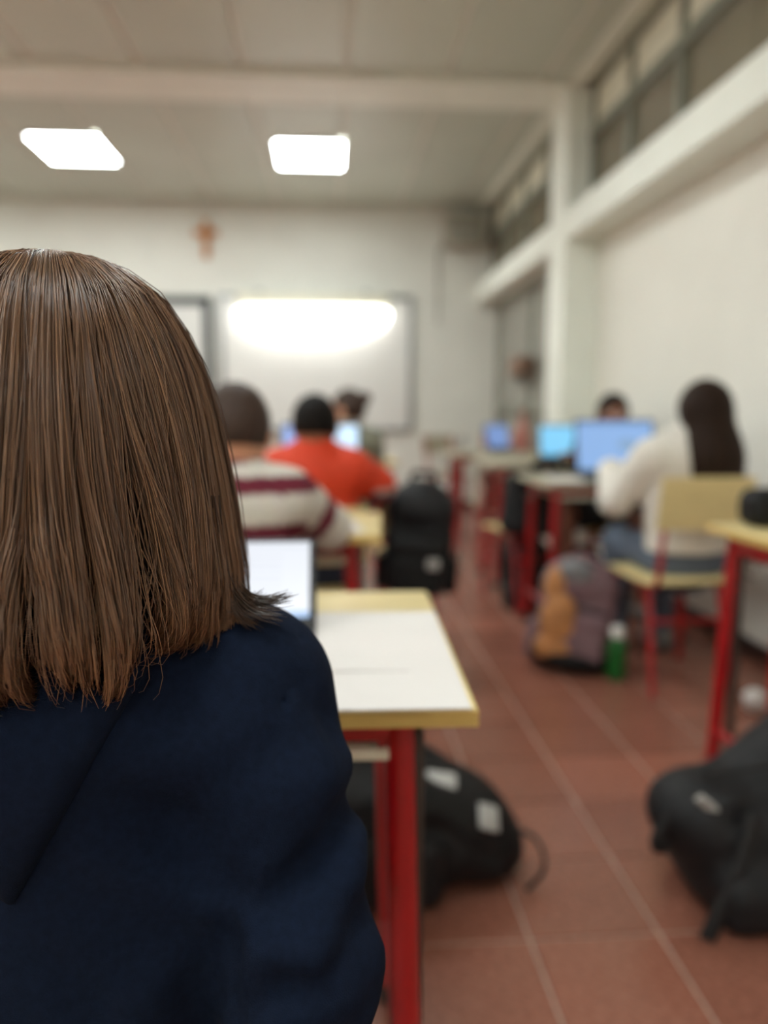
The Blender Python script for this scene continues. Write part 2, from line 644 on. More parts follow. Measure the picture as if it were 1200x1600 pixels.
def window(name, label, y0, y1, z0, z1, rail, step, upper=M_cream, lower=M_glass, x0=XR - .08, per=2):
    w = MB()
    x1 = x0 + .07
    w.box((x0, y0, z0), (x1, y1, z0 + .045), bev=.004).box((x0, y0, z1 - .035), (x1, y1, z1), bev=.004)
    w.box((x0, y0, z0), (x1, y0 + .04, z1), bev=.004).box((x0, y1 - .04, z0), (x1, y1, z1), bev=.004)
    o = struct(name, w, M_frame, label)
    MB().box((x0 - .012, y0, rail - .035), (x1, y1, rail + .035), bev=.004).build('transom_rail', M_frame, o)
    n = max(1, round((y1 - y0) / step))
    ys = [y1 - (y1 - y0) * k / n for k in range(n + 1)]
    for k, y in enumerate(ys[1:-1]):
        full = (k + 1) % per == 0 or k == 0
        MB().box((x0 - .006, y - .025, z0 if full else rail), (x1, y + .025, z1), bev=.004).build('mullion', M_frame, o)
    for a, b in zip(ys, ys[1:]):
        MB().box((x0 + .03, b + .004, z0 + .02), (x0 + .042, a - .004, rail)).build('pane', lower, o, smooth=False)
        MB().box((x0 + .02, b + .015, rail), (x0 + .034, a - .015, z1 - .02)).build('infill_panel', upper, o, smooth=False)
    return o


window('window_1', 'high window strip above the beam, before the pillar', YN, 5.20, 2.37, ZC, 2.84, 0.63)
window('window_2', 'high window strip above the beam, beyond the pillar', 5.56, YB, 2.37, ZC, 2.84, 0.63)
window('window_3', 'tall grey glazed screen below the beam beyond the pillar', 5.56, YB, 0.0, 2.18, 1.05, 1.2, upper=M_glass2, lower=M_glass2, x0=XR, per=1)

# ------------------------------------------------------------------ ceiling lamps
lab = {(0, 0): 'square lit ceiling panel nearer the pillar, above the whiteboard end', (1, 0): 'square lit ceiling panel at the far left of the picture'}
for ci, x in enumerate(LAMPS_X):
    for ri, y in enumerate(LAMPS_Y):
        lb = lab.get((ci, ri), 'lit ceiling panel in row %s of the classroom, %s' % (
            ('by the whiteboard', 'over the middle desks', 'over the viewer', 'behind the viewer')[ri],
            ('above the aisle', 'above the left desks', 'beside the left wall')[ci]))
        t = thing('ceiling_light', lb, 'lamp', (x, y, ZC), 0, 'square ceiling panel lamps')
        hw, hl = .265, .315
        MB().box((-hw - .02, -hl - .02, -.014), (hw + .02, -hl, 0), bev=.003).box((-hw - .02, hl, -.014), (hw + .02, hl + .02, 0), bev=.003) \
            .box((-hw - .02, -hl, -.014), (-hw, hl, 0), bev=.003).box((hw, -hl, -.014), (hw + .02, hl, 0), bev=.003).build('frame', M_white, t)
        MB().box((-hw, -hl, -.010), (hw, hl, -.002)).build('diffuser', M_lamp, t, smooth=False)

# ------------------------------------------------------------------ boards, board lamp, crucifix, loudspeaker on the back wall


def board(name, label, x0, x1, z0, z1, fm, panel, f=.045):
    t = thing(name, label, 'whiteboard', ((x0 + x1) / 2, YB, 0))
    w = (x1 - x0) / 2
    MB().box((-w, -.025, z0), (w, -.004, z1)).build('panel', panel, t, smooth=False)
    for nm, lo, hi in (('frame_bar', (-w - f, -.04, z0 - f), (w + f, -.001, z0)), ('frame_bar', (-w - f, -.04, z1), (w + f, -.001, z1 + f)),
                       ('frame_bar', (-w - f, -.04, z0), (-w, -.001, z1)), ('frame_bar', (w, -.04, z0), (w + f, -.001, z1))):
        MB().box(lo, hi, bev=.006).build(nm, fm, t)
    MB().box((-w * .5, -.11, z0 - f - .012), (w * .5, -.03, z0 - f), bev=.004).build('pen_tray', fm, t)
    return t


board('whiteboard', 'wide white writing board lit by the lamp above it', -1.06, 0.88, 0.86, 2.20, M_alu, M_board)
board('notice_board', 'pale board with dark frame half hidden behind brown hair', -2.75, -1.27, 0.90, 2.13, M_dkframe, M_board, .09)

t = thing('board_lamp', 'wall lamp over the whiteboard, its bright patch built as a glowing shell', 'lamp', (-.125, YB - .045, 0))
MB().box((-.78, -.10, 2.115), (.78, 0, 2.24), bev=.015).build('housing', M_cream, t)
for sx in (-.55, .55):
    MB().box((sx - .03, -.09, 2.24), (sx + .03, .04, 2.27), bev=.004).build('bracket', M_alu, t)
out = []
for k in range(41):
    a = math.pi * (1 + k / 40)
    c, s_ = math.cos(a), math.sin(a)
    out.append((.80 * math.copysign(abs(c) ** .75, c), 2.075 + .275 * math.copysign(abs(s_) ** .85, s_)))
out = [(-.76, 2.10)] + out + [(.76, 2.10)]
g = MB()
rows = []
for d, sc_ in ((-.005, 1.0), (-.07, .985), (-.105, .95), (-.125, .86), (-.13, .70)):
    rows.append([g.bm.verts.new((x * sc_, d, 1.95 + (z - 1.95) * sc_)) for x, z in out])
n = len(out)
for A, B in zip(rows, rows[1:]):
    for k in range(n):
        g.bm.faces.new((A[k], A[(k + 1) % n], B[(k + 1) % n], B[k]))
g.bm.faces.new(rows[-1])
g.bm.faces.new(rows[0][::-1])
g.build('diffuser', M_boardglow, t, angle=60)  # glowing shell shaped as the patch of light cast on the board

t = thing('crucifix', 'small brown wooden crucifix high on the white wall', 'crucifix', (-1.213, YB, 2.79))
MB().box((-.032, -.03, -.19), (.032, -.002, .19), bev=.006).build('upright', M_bronze, t)
MB().box((-.125, -.032, .03), (.125, -.004, .095), bev=.006).build('crossbar', M_bronze, t)
f = Field((-.14, -.09, -.18), (.14, .0, .14), .006)
f.ell((0, -.05, .105), (.022, .022, .028), .01)
f.cone((0, -.047, .06), (0, -.047, -.02), .032, .022, .02)
f.cone((0, -.047, -.02), (.006, -.05, -.14), .026, .012, .02)
for s_ in (-1, 1):
    f.cone((.02 * s_, -.047, .06), (.11 * s_, -.045, .075), .012, .009, .01)
f.build('figure', M_bronze, t)

t = thing('wall_speaker', 'beige box loudspeaker in the upper corner of the back wall', 'speaker', (1.43, YB, 2.87))
MB().box((-.2, -.24, -.15), (.2, -.03, .16), bev=.012).build('housing', M_speaker, t)
MB().box((-.17, -.25, -.12), (.17, -.238, .13), bev=.004).build('grille', M_grille, t)
MB().box((-.05, -.04, -.05), (.05, 0, .05), bev=.004).build('wall_bracket', M_dkframe, t)
MB().tube([(-.2, -.05, -.1), (-.24, -.02, -.16), (-.24, -.012, -.9)], .008).build('cable', M_greymetal, t)

# ================================================================== FURNITURE


def make_desk(name, label, loc, rz=0, w=.70, d=.52, h=.745, splay=.02, tray=M_under, inset=.08, group='school desks', wood=None, near_in=.07):
    t = thing(name, label, 'desk', loc, rz, group)
    x, y = w / 2, d / 2
    top = MB().box((-x, -y, h - .022), (x, y, h), bev=.004, seg=2).build('desktop', wood or M_wood, t)
    for lo, hi in (((-x - .0012, -y - .0012, h - .021), (x + .0012, -y + .001, h - .004)), ((-x - .0012, y - .001, h - .021), (x + .0012, y + .0012, h - .004)),
                   ((-x - .0012, -y, h - .021), (-x + .001, y, h - .004)), ((x - .001, -y, h - .021), (x + .0012, y, h - .004))):
        MB().box(lo, hi).build('edge_band', M_woodedge if wood is None else wood, top, smooth=False)
    zt = h - .024
    for sx in (-1, 1):
        for sy in (-1, 1):
            lx, ly = sx * (x - inset), (sy * (y - .07) if sy > 0 else -(y - near_in))
            lg = MB().tube([(lx, ly, zt), (lx + sx * splay, ly + sy * .02, .012)], .016, 12, flat=(1.15, .95, (1, 0, 0))).build('leg', M_red, t)
            MB().lathe([(.017, 0), (.021, .004), (.021, .03), (.018, .034)], 12, Matrix.Translation((lx + sx * splay, ly + sy * .02, 0))).build('glide', M_rubber, lg)
            dx = lx + .014
            MB().box((dx, ly - .005, .09), (dx + .016, ly + .012, zt - .03), bev=.002).build('leg_strip', M_strip, lg)  # dark brown strip along the right of each leg
        lx = sx * (x - inset)
        MB().box((lx - .013, -y + .07, zt - .045), (lx + .013, y - .07, zt - .005), bev=.006).build('side_rail', M_red, t)
        MB().tube([(lx + sx * splay * .75, -y + .06, .16), (lx + sx * splay * .75, y - .06, .16)], .011, 10).build('foot_rail', M_red, t)
        hk = fillet([(lx + sx * .012, 0, zt - .03), (lx + sx * .06, 0, zt - .05), (lx + sx * .065, 0, zt - .08), (lx + sx * .09, 0, zt - .06)], .02)
        MB().tube(hk, .004, 8).build('bag_hook', M_greymetal, t)
    for sy in (-1, 1):
        MB().box((-x + inset, sy * (y - .07) - .012, zt - .04), (x - inset, sy * (y - .07) + .012, zt - .006), bev=.005).build('apron', M_red, t)
    MB().box((-x + inset + .01, -y + .05, zt - .058), (x - inset - .012, y - .10, zt - .046), bev=.002).build('tray', tray, t)
    for sx in (-1, 1):
        MB().box((sx * (x - inset - .02) - .004, -y + .06, zt - .052), (sx * (x - inset - .02) + .004, y - .11, zt - .01)).build('tray_hanger', M_red, t)
    return t


def make_chair(label, loc, rz=0, back_top=.79, seat_h=.43, frame=M_red, wood=M_wood, w=.36, group='school chairs', slats=False):
    t = thing('school_chair', label, 'chair', loc, rz, group)
    hw = w / 2
    MB().sheet(lambda u, v: ((u - .5) * w, -.19 + .38 * v, seat_h - .006 * math.sin(math.pi * v) - (.03 * max(0, v - .85) ** 2 * 12)), 8, 12, .011).build('seat', wood, t)
    MB().sheet(lambda u, v: ((u - .5) * w, -.225 - .02 * math.cos((u - .5) * 2.4) - .035 * v, back_top - .19 + .19 * v), 12, 5, .011).build('backrest', wood, t)
    for s_ in (-1, 1):
        x = s_ * (hw - .035)
        MB().tube(fillet([(x, .15, seat_h - .02), (x, .17, seat_h - .02), (x + s_ * .02, .185, .012)], .03), .011, 10).build('leg', frame, t)
        MB().tube(fillet([(x, .15, seat_h - .025), (x, -.12, seat_h - .025), (x + s_ * .02, -.235, .012)], .05), .011, 10).build('leg', frame, t)
        MB().tube(fillet([(x, -.05, seat_h - .03), (x, -.19, seat_h - .03), (x, -.225, back_top - .18), (x, -.262, back_top - .015)], .06), .0105, 10).build('back_post', frame, t)
    MB().tube([(-hw + .035, .12, seat_h - .028), (hw - .035, .12, seat_h - .028)], .009, 8).build('cross_bar', frame, t)
    MB().tube([(-hw + .03, -.17, seat_h - .15), (hw - .03, -.17, seat_h - .15)], .008, 8).build('cross_bar', frame, t)
    return t


make_desk('school_desk', 'beech topped red legged desk under the laptop of the navy hoodie student', (-.185, 1.052, 0), math.radians(-1.5), w=.70, d=.535, splay=.015)
make_desk('school_desk', 'beech topped desk at the elbow of the striped sweater student', (-.20, 2.16, 0), math.radians(-4), w=.70, d=.44)
make_desk('school_desk', 'desk under the laptop of the orange jacket student', (-.13, 3.27, 0), math.radians(1), w=.62, d=.48)
make_desk('school_desk', 'desk in front of the grey green student, nearest the whiteboard', (.10, 4.88, 0), 0, w=.66, d=.48)
make_desk('school_desk', 'desk cut by the right edge of the picture, with a black case on it', (1.42, 1.80, 0), math.radians(3), w=.70, d=.54, tray=M_maroon, inset=.045, near_in=.25)
make_desk('school_desk', 'desk under the blue laptop of the long haired student in white', (1.31, 3.53, 0), 0, w=.74, d=.52, wood=M_woodgrey)
make_desk('school_desk', 'desk under the cyan laptop beyond the white sweater student', (1.30, 4.66, 0), 0, w=.72, d=.5, wood=M_woodgrey)
make_desk('school_desk', 'farthest desk in the right row, next to the pillar', (1.22, 5.72, 0), 0, w=.66, d=.48, wood=M_woodgrey)

make_chair('chair of the navy hoodie student, hidden behind the dark sweatshirt', (-.19, .60, 0), 0, back_top=.62)
make_chair('chair of the striped sweater student', (-.25, 1.80, 0), 0, back_top=.73)
make_chair('chair of the orange jacket student', (-.05, 2.76, 0), 0, back_top=.74)
make_chair('chair of the grey green student near the whiteboard', (.12, 4.38, 0), 0, back_top=.75)
make_chair('beech backed chair of the long haired student in white', (1.33, 2.86, 0), math.radians(2), back_top=.825, w=.345)
make_chair('chair holding the black jacket beside the mottled backpack', (1.08, 4.06, 0), math.radians(14), back_top=.74)
make_chair('chair behind the blue laptop under the short haired student', (1.545, 4.13, 0), math.radians(180), back_top=.76)
make_chair('chair with a pale fleece hung over it at the farthest desk', (1.20, 5.22, 0), 0, back_top=.78)
make_chair('grey framed chair standing alone before the back wall', (.86, 6.35, 0), math.radians(75), back_top=.86, frame=M_greymetal, wood=M_laplite, w=.34)
make_chair('red chair at the far wall, nearer the aisle', (1.22, 7.55, 0), math.radians(200), back_top=.80, wood=M_woodgrey)
make_chair('red chair at the far wall, nearer the corner', (1.58, 7.15, 0), math.radians(160), back_top=.84, wood=M_woodgrey)

# ------------------------------------------------------------------ laptops


def make_laptop(label, loc, rz, w, hs, tilt, paint, shell=M_lapdark, d=None, bezel=.010, strength=None):
    """local: hinge at the origin, the screen faces -y; paint(u,v) -> colour"""
    t = thing('laptop', label, 'laptop', loc, rz, 'open laptops')
    d = d or hs * 1.02
    base = MB().box((-w / 2, -d, 0), (w / 2, .006, .015), bev=.004).build('base', shell, t)
    kb = MB()
    n = 0
    for r in range(5):
        for c in range(12):
            x0 = -w * .44 + c * w * .88 / 12
            y0 = -d * .45 + r * d * .40 / 5
            kb.box((x0 + .0015, y0 + .0015, .0148), (x0 + w * .88 / 12 - .0015, y0 + d * .4 / 5 - .0015, .0165))
    tag(kb.build('keyboard', M_key, base, smooth=False), kind='stuff')
    MB().box((-w * .15, -d * .92, .0148), (w * .15, -d * .58, .0155), bev=.0003).build('touchpad', M_greymetal, base)
    a = math.radians(tilt)
    T = Matrix.Translation((0, 0, .014)) @ Matrix.Rotation(-a, 4, 'X')
    lid = MB().box((-w / 2, 0, 0), (w / 2, .008, hs), bev=.003, M=T).build('lid', shell, t)
    nu, nv = 48, 30
    V, C, Fq = [], [], []
    for j in range(nv + 1):
        for i in range(nu + 1):
            u, v = i / nu, j / nv
            p = T @ Vector((-w / 2 + bezel + (w - 2 * bezel) * u, -.0015, bezel * 1.6 + (hs - bezel * 2.6) * v))
            V.append(p[:])
            C.append(paint(u, v))
    for j in range(nv):
        for i in range(nu):
            q = j * (nu + 1) + i
            Fq.append((q, q + 1, q + nu + 2, q + nu + 1))
    me = mesh_from(np.array(V), np.array(Fq), smooth=False)
    set_tint(me, np.array(C))
    link('screen', me, M_screen, lid)
    for sx in (-1, 1):
        MB().tube([(sx * w * .3 - .02, .002, .014), (sx * w * .3 + .02, .002, .014)], .006, 8).build('hinge', shell, t)
    return t


def page_white(u, v):
    c = (.80, .83, .90)
    if v < .09:
        return (.30, .48, .80)
    if .9 < v < .95:
        return (.72, .76, .85)
    if abs((v * 12) % 1 - .5) < .16 and .15 < u < .85 and .2 < v < .85:
        return (.74, .77, .85)
    return c


def page_blue(u, v):
    if v < .05:
        return (.16, .24, .36)
    if v > .93:
        return (.20, .34, .62)
    if ((u - .66) / .13) ** 2 + ((v - .52) / .12) ** 2 < 1:
        return (.24, .38, .58)
    return (.27, .46, .80)


def page_cyan(u, v):
    return (.24, .66, .98) if v > .06 else (.15, .4, .6)


def page_bright(u, v):
    if u < .34:
        return (.34, .50, .95) if v > .3 else (.75, .8, 1)
    return (.75, 1.0, 1.25) if v > .07 else (.3, .5, .8)


def page_dim(u, v):
    return (.20, .32, .62) if v > .08 else (.1, .15, .3)


make_laptop('small laptop with a white page open before the navy hoodie student', (-.157, 1.045, .745), 0, .28, .165, 50, page_white, M_lapdark)
make_laptop('large laptop with a plain blue screen before the student in white', (1.352, 3.50, .745), 0, .385, .262, 12, page_blue, M_lapdark)
make_laptop('laptop with a bright cyan screen next to the pillar', (1.47, 4.68, .745), math.radians(-4), .31, .215, 14, page_cyan, M_lapdark)
make_laptop('laptop with a dim blue screen on the farthest right desk', (1.295, 5.70, .745), math.radians(40), .28, .20, 14, page_dim, M_lapdark)
make_laptop('laptop glowing white beyond the orange jacket student', (-.025, 3.25, .745), 0, .335, .25, 12, page_bright, M_lapdark)
make_laptop('laptop before the grey green student nearest the whiteboard', (.02, 4.88, .745), 0, .32, .21, 14, page_dim, M_laplite)

# ------------------------------------------------------------------ paper on desks


def sheet_thing(name, label, cat, loc, rz, w, d, z_fn=None, m=M_paper, thick=.0012, group=None):
    t = thing(name, label, cat, loc, rz, group)
    z_fn = z_fn or (lambda u, v: 0)
    MB().sheet(lambda u, v: ((u - .5) * w, (v - .5) * d, thick / 2 + z_fn(u, v)), 16, 16, thick).build('page', m, t)
    return t


t = sheet_thing('drawing_sheet', 'large white sheet on the beech desk, one page curling up', 'paper', (.003, .973, .7452), math.radians(-2), .31, .395)
MB().sheet(lambda u, v: (-.153 + .25 * u * (1 - .35 * v), -.08 + .25 * v, .0015 + .009 * math.sin(math.pi * u) ** 2 * math.sin(math.pi * min(1, v * .9 + .05))), 16, 10, .0008).build('curled_page', M_paper, t)
sheet_thing('worksheet', 'white worksheet on the desk beside the striped sweater student', 'paper', (-.02, 2.08, .7452), .1, .21, .25)
sheet_thing('worksheet', 'white worksheet on the desk of the blue laptop', 'paper', (1.08, 3.42, .7452), -.2, .16, .21)

t = thing('pencil_case', 'black soft case lying on the desk at the right picture edge', 'case', (1.30, 1.99, .745), .05)
f = Field((-.2, -.09, -.01), (.2, .09, .14), .007)
f.rbox((0, 0, .052), (.175, .055, .052), .035, .02)
f.build('body', M_black, t)
MB().tube([(-.15, -.02, .103), (0, -.015, .106), (.15, -.02, .103)], .004, 6).build('zip', M_zip, t)

# ================================================================== BAGS


def make_backpack(label, loc, rot, size, body=M_black, pocket=M_black2, accent=None, labels=(), sag=.0, extra=(), handle=True):
    """local: bottom at z=0, front pocket on -y, straps on +y; size = width, depth, height"""
    w, d, h = size
    t = thing('backpack', label, 'backpack', loc, 0, 'school backpacks', rot=rot)
    f = Field((-w * .75, -d * 1.1, -.03), (w * .75, d * .9, h * 1.12), .011)
    f.rbox((0, 0, h * .42), (w * .5, d * .5, h * .42), min(w, d) * .34, .04)
    f.ell((0, 0, h * .80), (w * .40, d * .42, h * .20), .08)
    f.crease([(-w * .5, -d * .2, h * .62), (-w * .1, -d * .5, h * .58), (w * .5, -d * .2, h * .66)], .012, .03)
    f.crease([(-w * .5, 0, h * .2), (w * .1, -d * .5, h * .26)], -.008, .04)
    f.crease([(-w * .45, d * .1, h * .5), (-w * .5, -d * .2, h * .3)], .01, .025)
    f.build('body', body, t)
    g = Field((-w * .6, -d * 1.05, -.02), (w * .6, d * .1, h * .8), .010)
    g.rbox((0, -d * .52, h * .27), (w * .38, d * .20, h * .24), d * .15, .03)
    g.crease([(-w * .3, -d * .7, h * .36), (w * .3, -d * .7, h * .34)], .006, .02)
    g.build('front_pocket', pocket, t)
    MB().tube([(-w * .35, -d * .55, h * .53), (0, -d * .62, h * .56), (w * .35, -d * .55, h * .53)], .005, 6).build('zip', M_zip, t)
    arc = [(w * .42 * math.cos(a), -d * .30, h * .62 + h * .33 * math.sin(a)) for a in np.linspace(.1, math.pi - .1, 14)]
    MB().tube(arc, .005, 6).build('zip', M_zip, t)
    for s_ in (-1, 1):
        pts = fillet([(s_ * w * .16, d * .30, h * .93), (s_ * w * .22, d * .62, h * .80), (s_ * w * .27, d * .72, h * .45), (s_ * w * .40, d * .44, h * .10)], .12, 7)
        MB().tube(pts, .026, 8, flat=(.30, 1.0, (0, 1, 0))).build('shoulder_strap', M_strap, t)
        q = Field((s_ * w * .5 - .07, -d * .5, 0), (s_ * w * .5 + .07, d * .5, h * .5), .010)
        q.rbox((s_ * w * .50, 0, h * .2), (.028, d * .3, h * .17), .024, .02)
        q.build('side_pocket', pocket, t)
    if handle:
        MB().tube(fillet([(-.05, d * .2, h * .95), (-.045, d * .22, h * 1.05), (.045, d * .22, h * 1.05), (.05, d * .2, h * .95)], .03), .009, 8, flat=(.5, 1.2, (0, 1, 0))).build('grab_handle', M_strap, t)
    if accent:
        for (c, r, m) in accent:
            q = Field(v3(c) - v3(r) - .02, v3(c) + v3(r) + .02, .009)
            q.ell(c, r, .02)
            q.build('coloured_panel', m, t)
    for (lo, hi) in labels:
        MB().box(lo, hi, bev=.004).build('patch', M_label, t)
    for pts, r in extra:
        MB().tube(fillet(pts, .05), r, 6).build('loose_strap', M_strap, t)
    return t


# black bag lying under the near desk
t = thing('duffel_backpack', 'black bag with two pale patches lying under the beech desk', 'backpack', (.20, 1.66, 0), 0, 'school backpacks')
f = Field((-.32, -.26, -.02), (.32, .26, .40), .009)
f.rbox((-.11, .02, .135), (.17, .17, .135), .085, .03)
f.ell((.02, 0, .12), (.19, .165, .125), .07)
f.ell((.155, -.01, .068), (.09, .12, .070), .05)
f.ell((-.14, .04, .26), (.11, .11, .045), .05)
f.crease([(-.2, -.16, .22), (.02, -.15, .18), (.2, -.10, .06)], .010, .022)
f.crease([(-.1, .0, .32), (.03, -.05, .25), (.06, -.15, .12)], .010, .03)
f.crease([(-.02, -.12, .22), (.14, -.06, .17)], -.010, .03)
f.D = np.maximum(f.D, -f.all()[..., 2])
f.build('body', M_black, t)
f = Field((-.26, -.27, -.02), (.14, .02, .26), .009)
f.rbox((-.09, -.15, .09), (.13, .045, .08), .04, .03)
f.build('front_pocket', M_black2, t)
MB().tube(fillet([(.20, -.05, .12), (.27, -.06, .10), (.285, -.09, .04), (.23, -.12, .012)], .04), .007, 8, flat=(.5, 1.3, (0, 0, 1))).build('grab_handle', M_strap, t)
MB().tube(fillet([(-.2, .08, .27), (-.05, .02, .315), (.06, .05, .25), (.15, .08, .16)], .08, 7), .022, 8, flat=(.3, 1, (0, 0, 1))).build('shoulder_strap', M_strap, t)
MB().tube([(-.2, -.10, .215), (-.05, -.125, .225), (.08, -.12, .19), (.17, -.10, .12)], .005, 6).build('zip', M_zip, t)
for (c, sx, sy, rot) in (((.047, -.060, .243), .034, .022, (-.35, .15, -.1)), ((.145, -.105, .176), .026, .028, (-.85, .45, .35))):
    T = Matrix.Translation(c) @ Matrix.Rotation(rot[2], 4, 'Z') @ Matrix.Rotation(rot[1], 4, 'Y') @ Matrix.Rotation(-rot[0], 4, 'X')
    MB().box((-sx, -sy, -.006), (sx, sy, .006), bev=.004, M=T).build('patch', M_label, t)

# black backpack at the lower right
t = thing('backpack', 'black backpack slumped on the floor at the right picture edge', 'backpack', (1.02, 1.535, 0), 0, 'school backpacks')
f = Field((-.40, -.30, -.02), (.45, .32, .56), .009)
f.cone((-.16, -.02, .15), (.16, .04, .28), .125, .17, .05, sq=(1, 1, 1))
f.cone((.16, .04, .26), (.28, .05, .30), .17, .15, .05)
f.ell((.08, -.02, .10), (.26, .17, .10), .05)
f.ell((-.23, -.02, .195), (.10, .11, .085), .05)
f.rbox((.06, -.03, .065), (.30, .165, .065), .05, .05)
f.crease([(-.28, -.08, .18), (-.10, -.15, .27), (.10, -.15, .36), (.3, -.1, .42)], .012, .022)
f.crease([(-.10, -.17, .22), (-.04, -.17, .10), (-.03, -.15, .02)], .012, .025)
f.crease([(-.2, -.1, .27), (0, -.1, .37), (.2, -.1, .46)], -.010, .03)
f.crease([(.02, -.17, .22), (.16, -.15, .12), (.26, -.12, .10)], .009, .025)
f.D = np.maximum(f.D, -f.all()[..., 2])
patch_at = f.hit((-.306, -.235, .318), (.534, 1.0, -.55))
f.build('body', M_black2, t)
f = Field((-.1, -.30, -.02), (.36, .02, .32), .009)
f.ell((.12, -.13, .13), (.17, .085, .115), .03)
f.crease([(0, -.2, .17), (.24, -.2, .20)], .008, .02)
f.D = np.maximum(f.D, -f.all()[..., 2])
f.build('front_pocket', M_black, t)
MB().tube(fillet([(-.25, -.02, .25), (-.30, -.06, .22), (-.345, -.08, .17), (-.33, -.07, .14), (-.27, -.05, .15)], .02), .012, 8, flat=(.6, 1.2, (0, 1, 0))).build('grab_handle', M_strap, t)
MB().tube(fillet([(-.16, -.13, .24), (-.20, -.16, .14), (-.25, -.17, .05), (-.27, -.175, .008)], .05, 6), .017, 8, flat=(.35, 1.1, (0, 1, 0))).build('shoulder_strap', M_strap, t)
MB().tube(fillet([(-.05, -.15, .05), (-.02, -.20, .012), (.06, -.21, .010), (.12, -.19, .012)], .05, 6), .012, 8, flat=(.4, 1.1, (0, 0, 1))).build('loose_strap', M_strap, t)
T = Matrix.Translation(patch_at) @ Matrix.Rotation(math.radians(40), 4, 'Y') @ Matrix.Rotation(math.radians(28), 4, 'X')
MB().box((-.042, -.006, -.010), (.042, .006, .010), bev=.004, M=T).build('patch', M_label, t)
MB().tube([(-.24, -.06, .295), (-.10, -.10, .335), (.06, -.10, .405), (.24, -.09, .455)], .005, 6).build('zip', M_zip, t)

make_backpack('tall black backpack standing in the aisle beside the orange jacket student', (.345, 2.985, .33), (math.radians(-4), math.radians(4), math.radians(-8)), (.27, .18, .46), M_black2, M_black,
              labels=[((.04, -.135, .12), (.085, -.125, .16))])
t = make_chair('chair carrying the tall black backpack in the aisle', (.345, 3.35, 0), 0, back_top=.74, w=.27)
make_backpack('mottled ochre and mauve backpack standing on the red tiles', (.985, 3.02, 0), (math.radians(-8), math.radians(9), math.radians(-14)), (.31, .19, .47), M_mauve, M_mauve,
              accent=[((-.080, -.122, .20), (.075, .026, .11), M_orange), ((-.075, -.115, .085), (.085, .030, .06), M_orange), ((-.105, -.078, .33), (.05, .030, .085), M_orange),
                      ((.0, -.05, .045), (.17, .11, .05), M_black), ((-.04, -.085, .40), (.07, .035, .055), M_greypad)])
make_backpack('dark grey backpack on the floor behind the mottled one', (1.10, 3.99, 0), (math.radians(-6), math.radians(-6), math.radians(20)), (.25, .19, .40), M_black2, M_black2)

t = thing('water_bottle', 'green bottle with a pale cap beside the mottled backpack', 'bottle', (1.135, 2.86, 0))
MB().lathe([(.030, 0), (.037, .006), (.037, .13), (.034, .150), (.022, .168), (.022, .175)], 20).build('body', M_green, t)
MB().lathe([(.024, .172), (.026, .176), (.026, .205), (.022, .212)], 20).build('cap', M_white, t)


# ================================================================== PEOPLE


def rot3(yaw, pitch=0, roll=0):
    return np.array((Matrix.Rotation(yaw, 3, 'Z') @ Matrix.Rotation(pitch, 3, 'X') @ Matrix.Rotation(roll, 3, 'Y')))


def add_hand(f, W, E, side, down=v3((0, 0, -1))):
    W, E = v3(W), v3(E)
    d = W - E
    d[2] *= .4
    d /= np.linalg.norm(d)
    ac = np.cross(d, v3((0, 0, 1)))
    ac /= np.linalg.norm(ac)
    n = np.cross(ac, d)
    M = np.stack([ac, d, n], 1)
    pc = W + d * .045
    f.ell(pc, (.036, .050, .015), .012, M)
    for off, L, sp in ((-.027, .052, -.14), (-.009, .064, -.04), (.009, .068, .05), (.026, .058, .15)):
        o = -off * side
        a = pc + ac * o + d * .036
        u = d + ac * (-sp * side)
        u /= np.linalg.norm(u)
        b = a + u * L * .55 + n * .006
        c = b + u * L * .40 - n * .018
        f.cone(a, b, .0088, .0082, .004)
        f.cone(b, c, .0082, .0070, .004)
    tb = W + d * .020 - ac * .026 * side
    tm = tb - ac * .028 * side + d * .024
    f.cone(tb, tm, .012, .010, .008)
    f.cone(tm, tm + d * .028 - n * .008, .0098, .0082, .005)


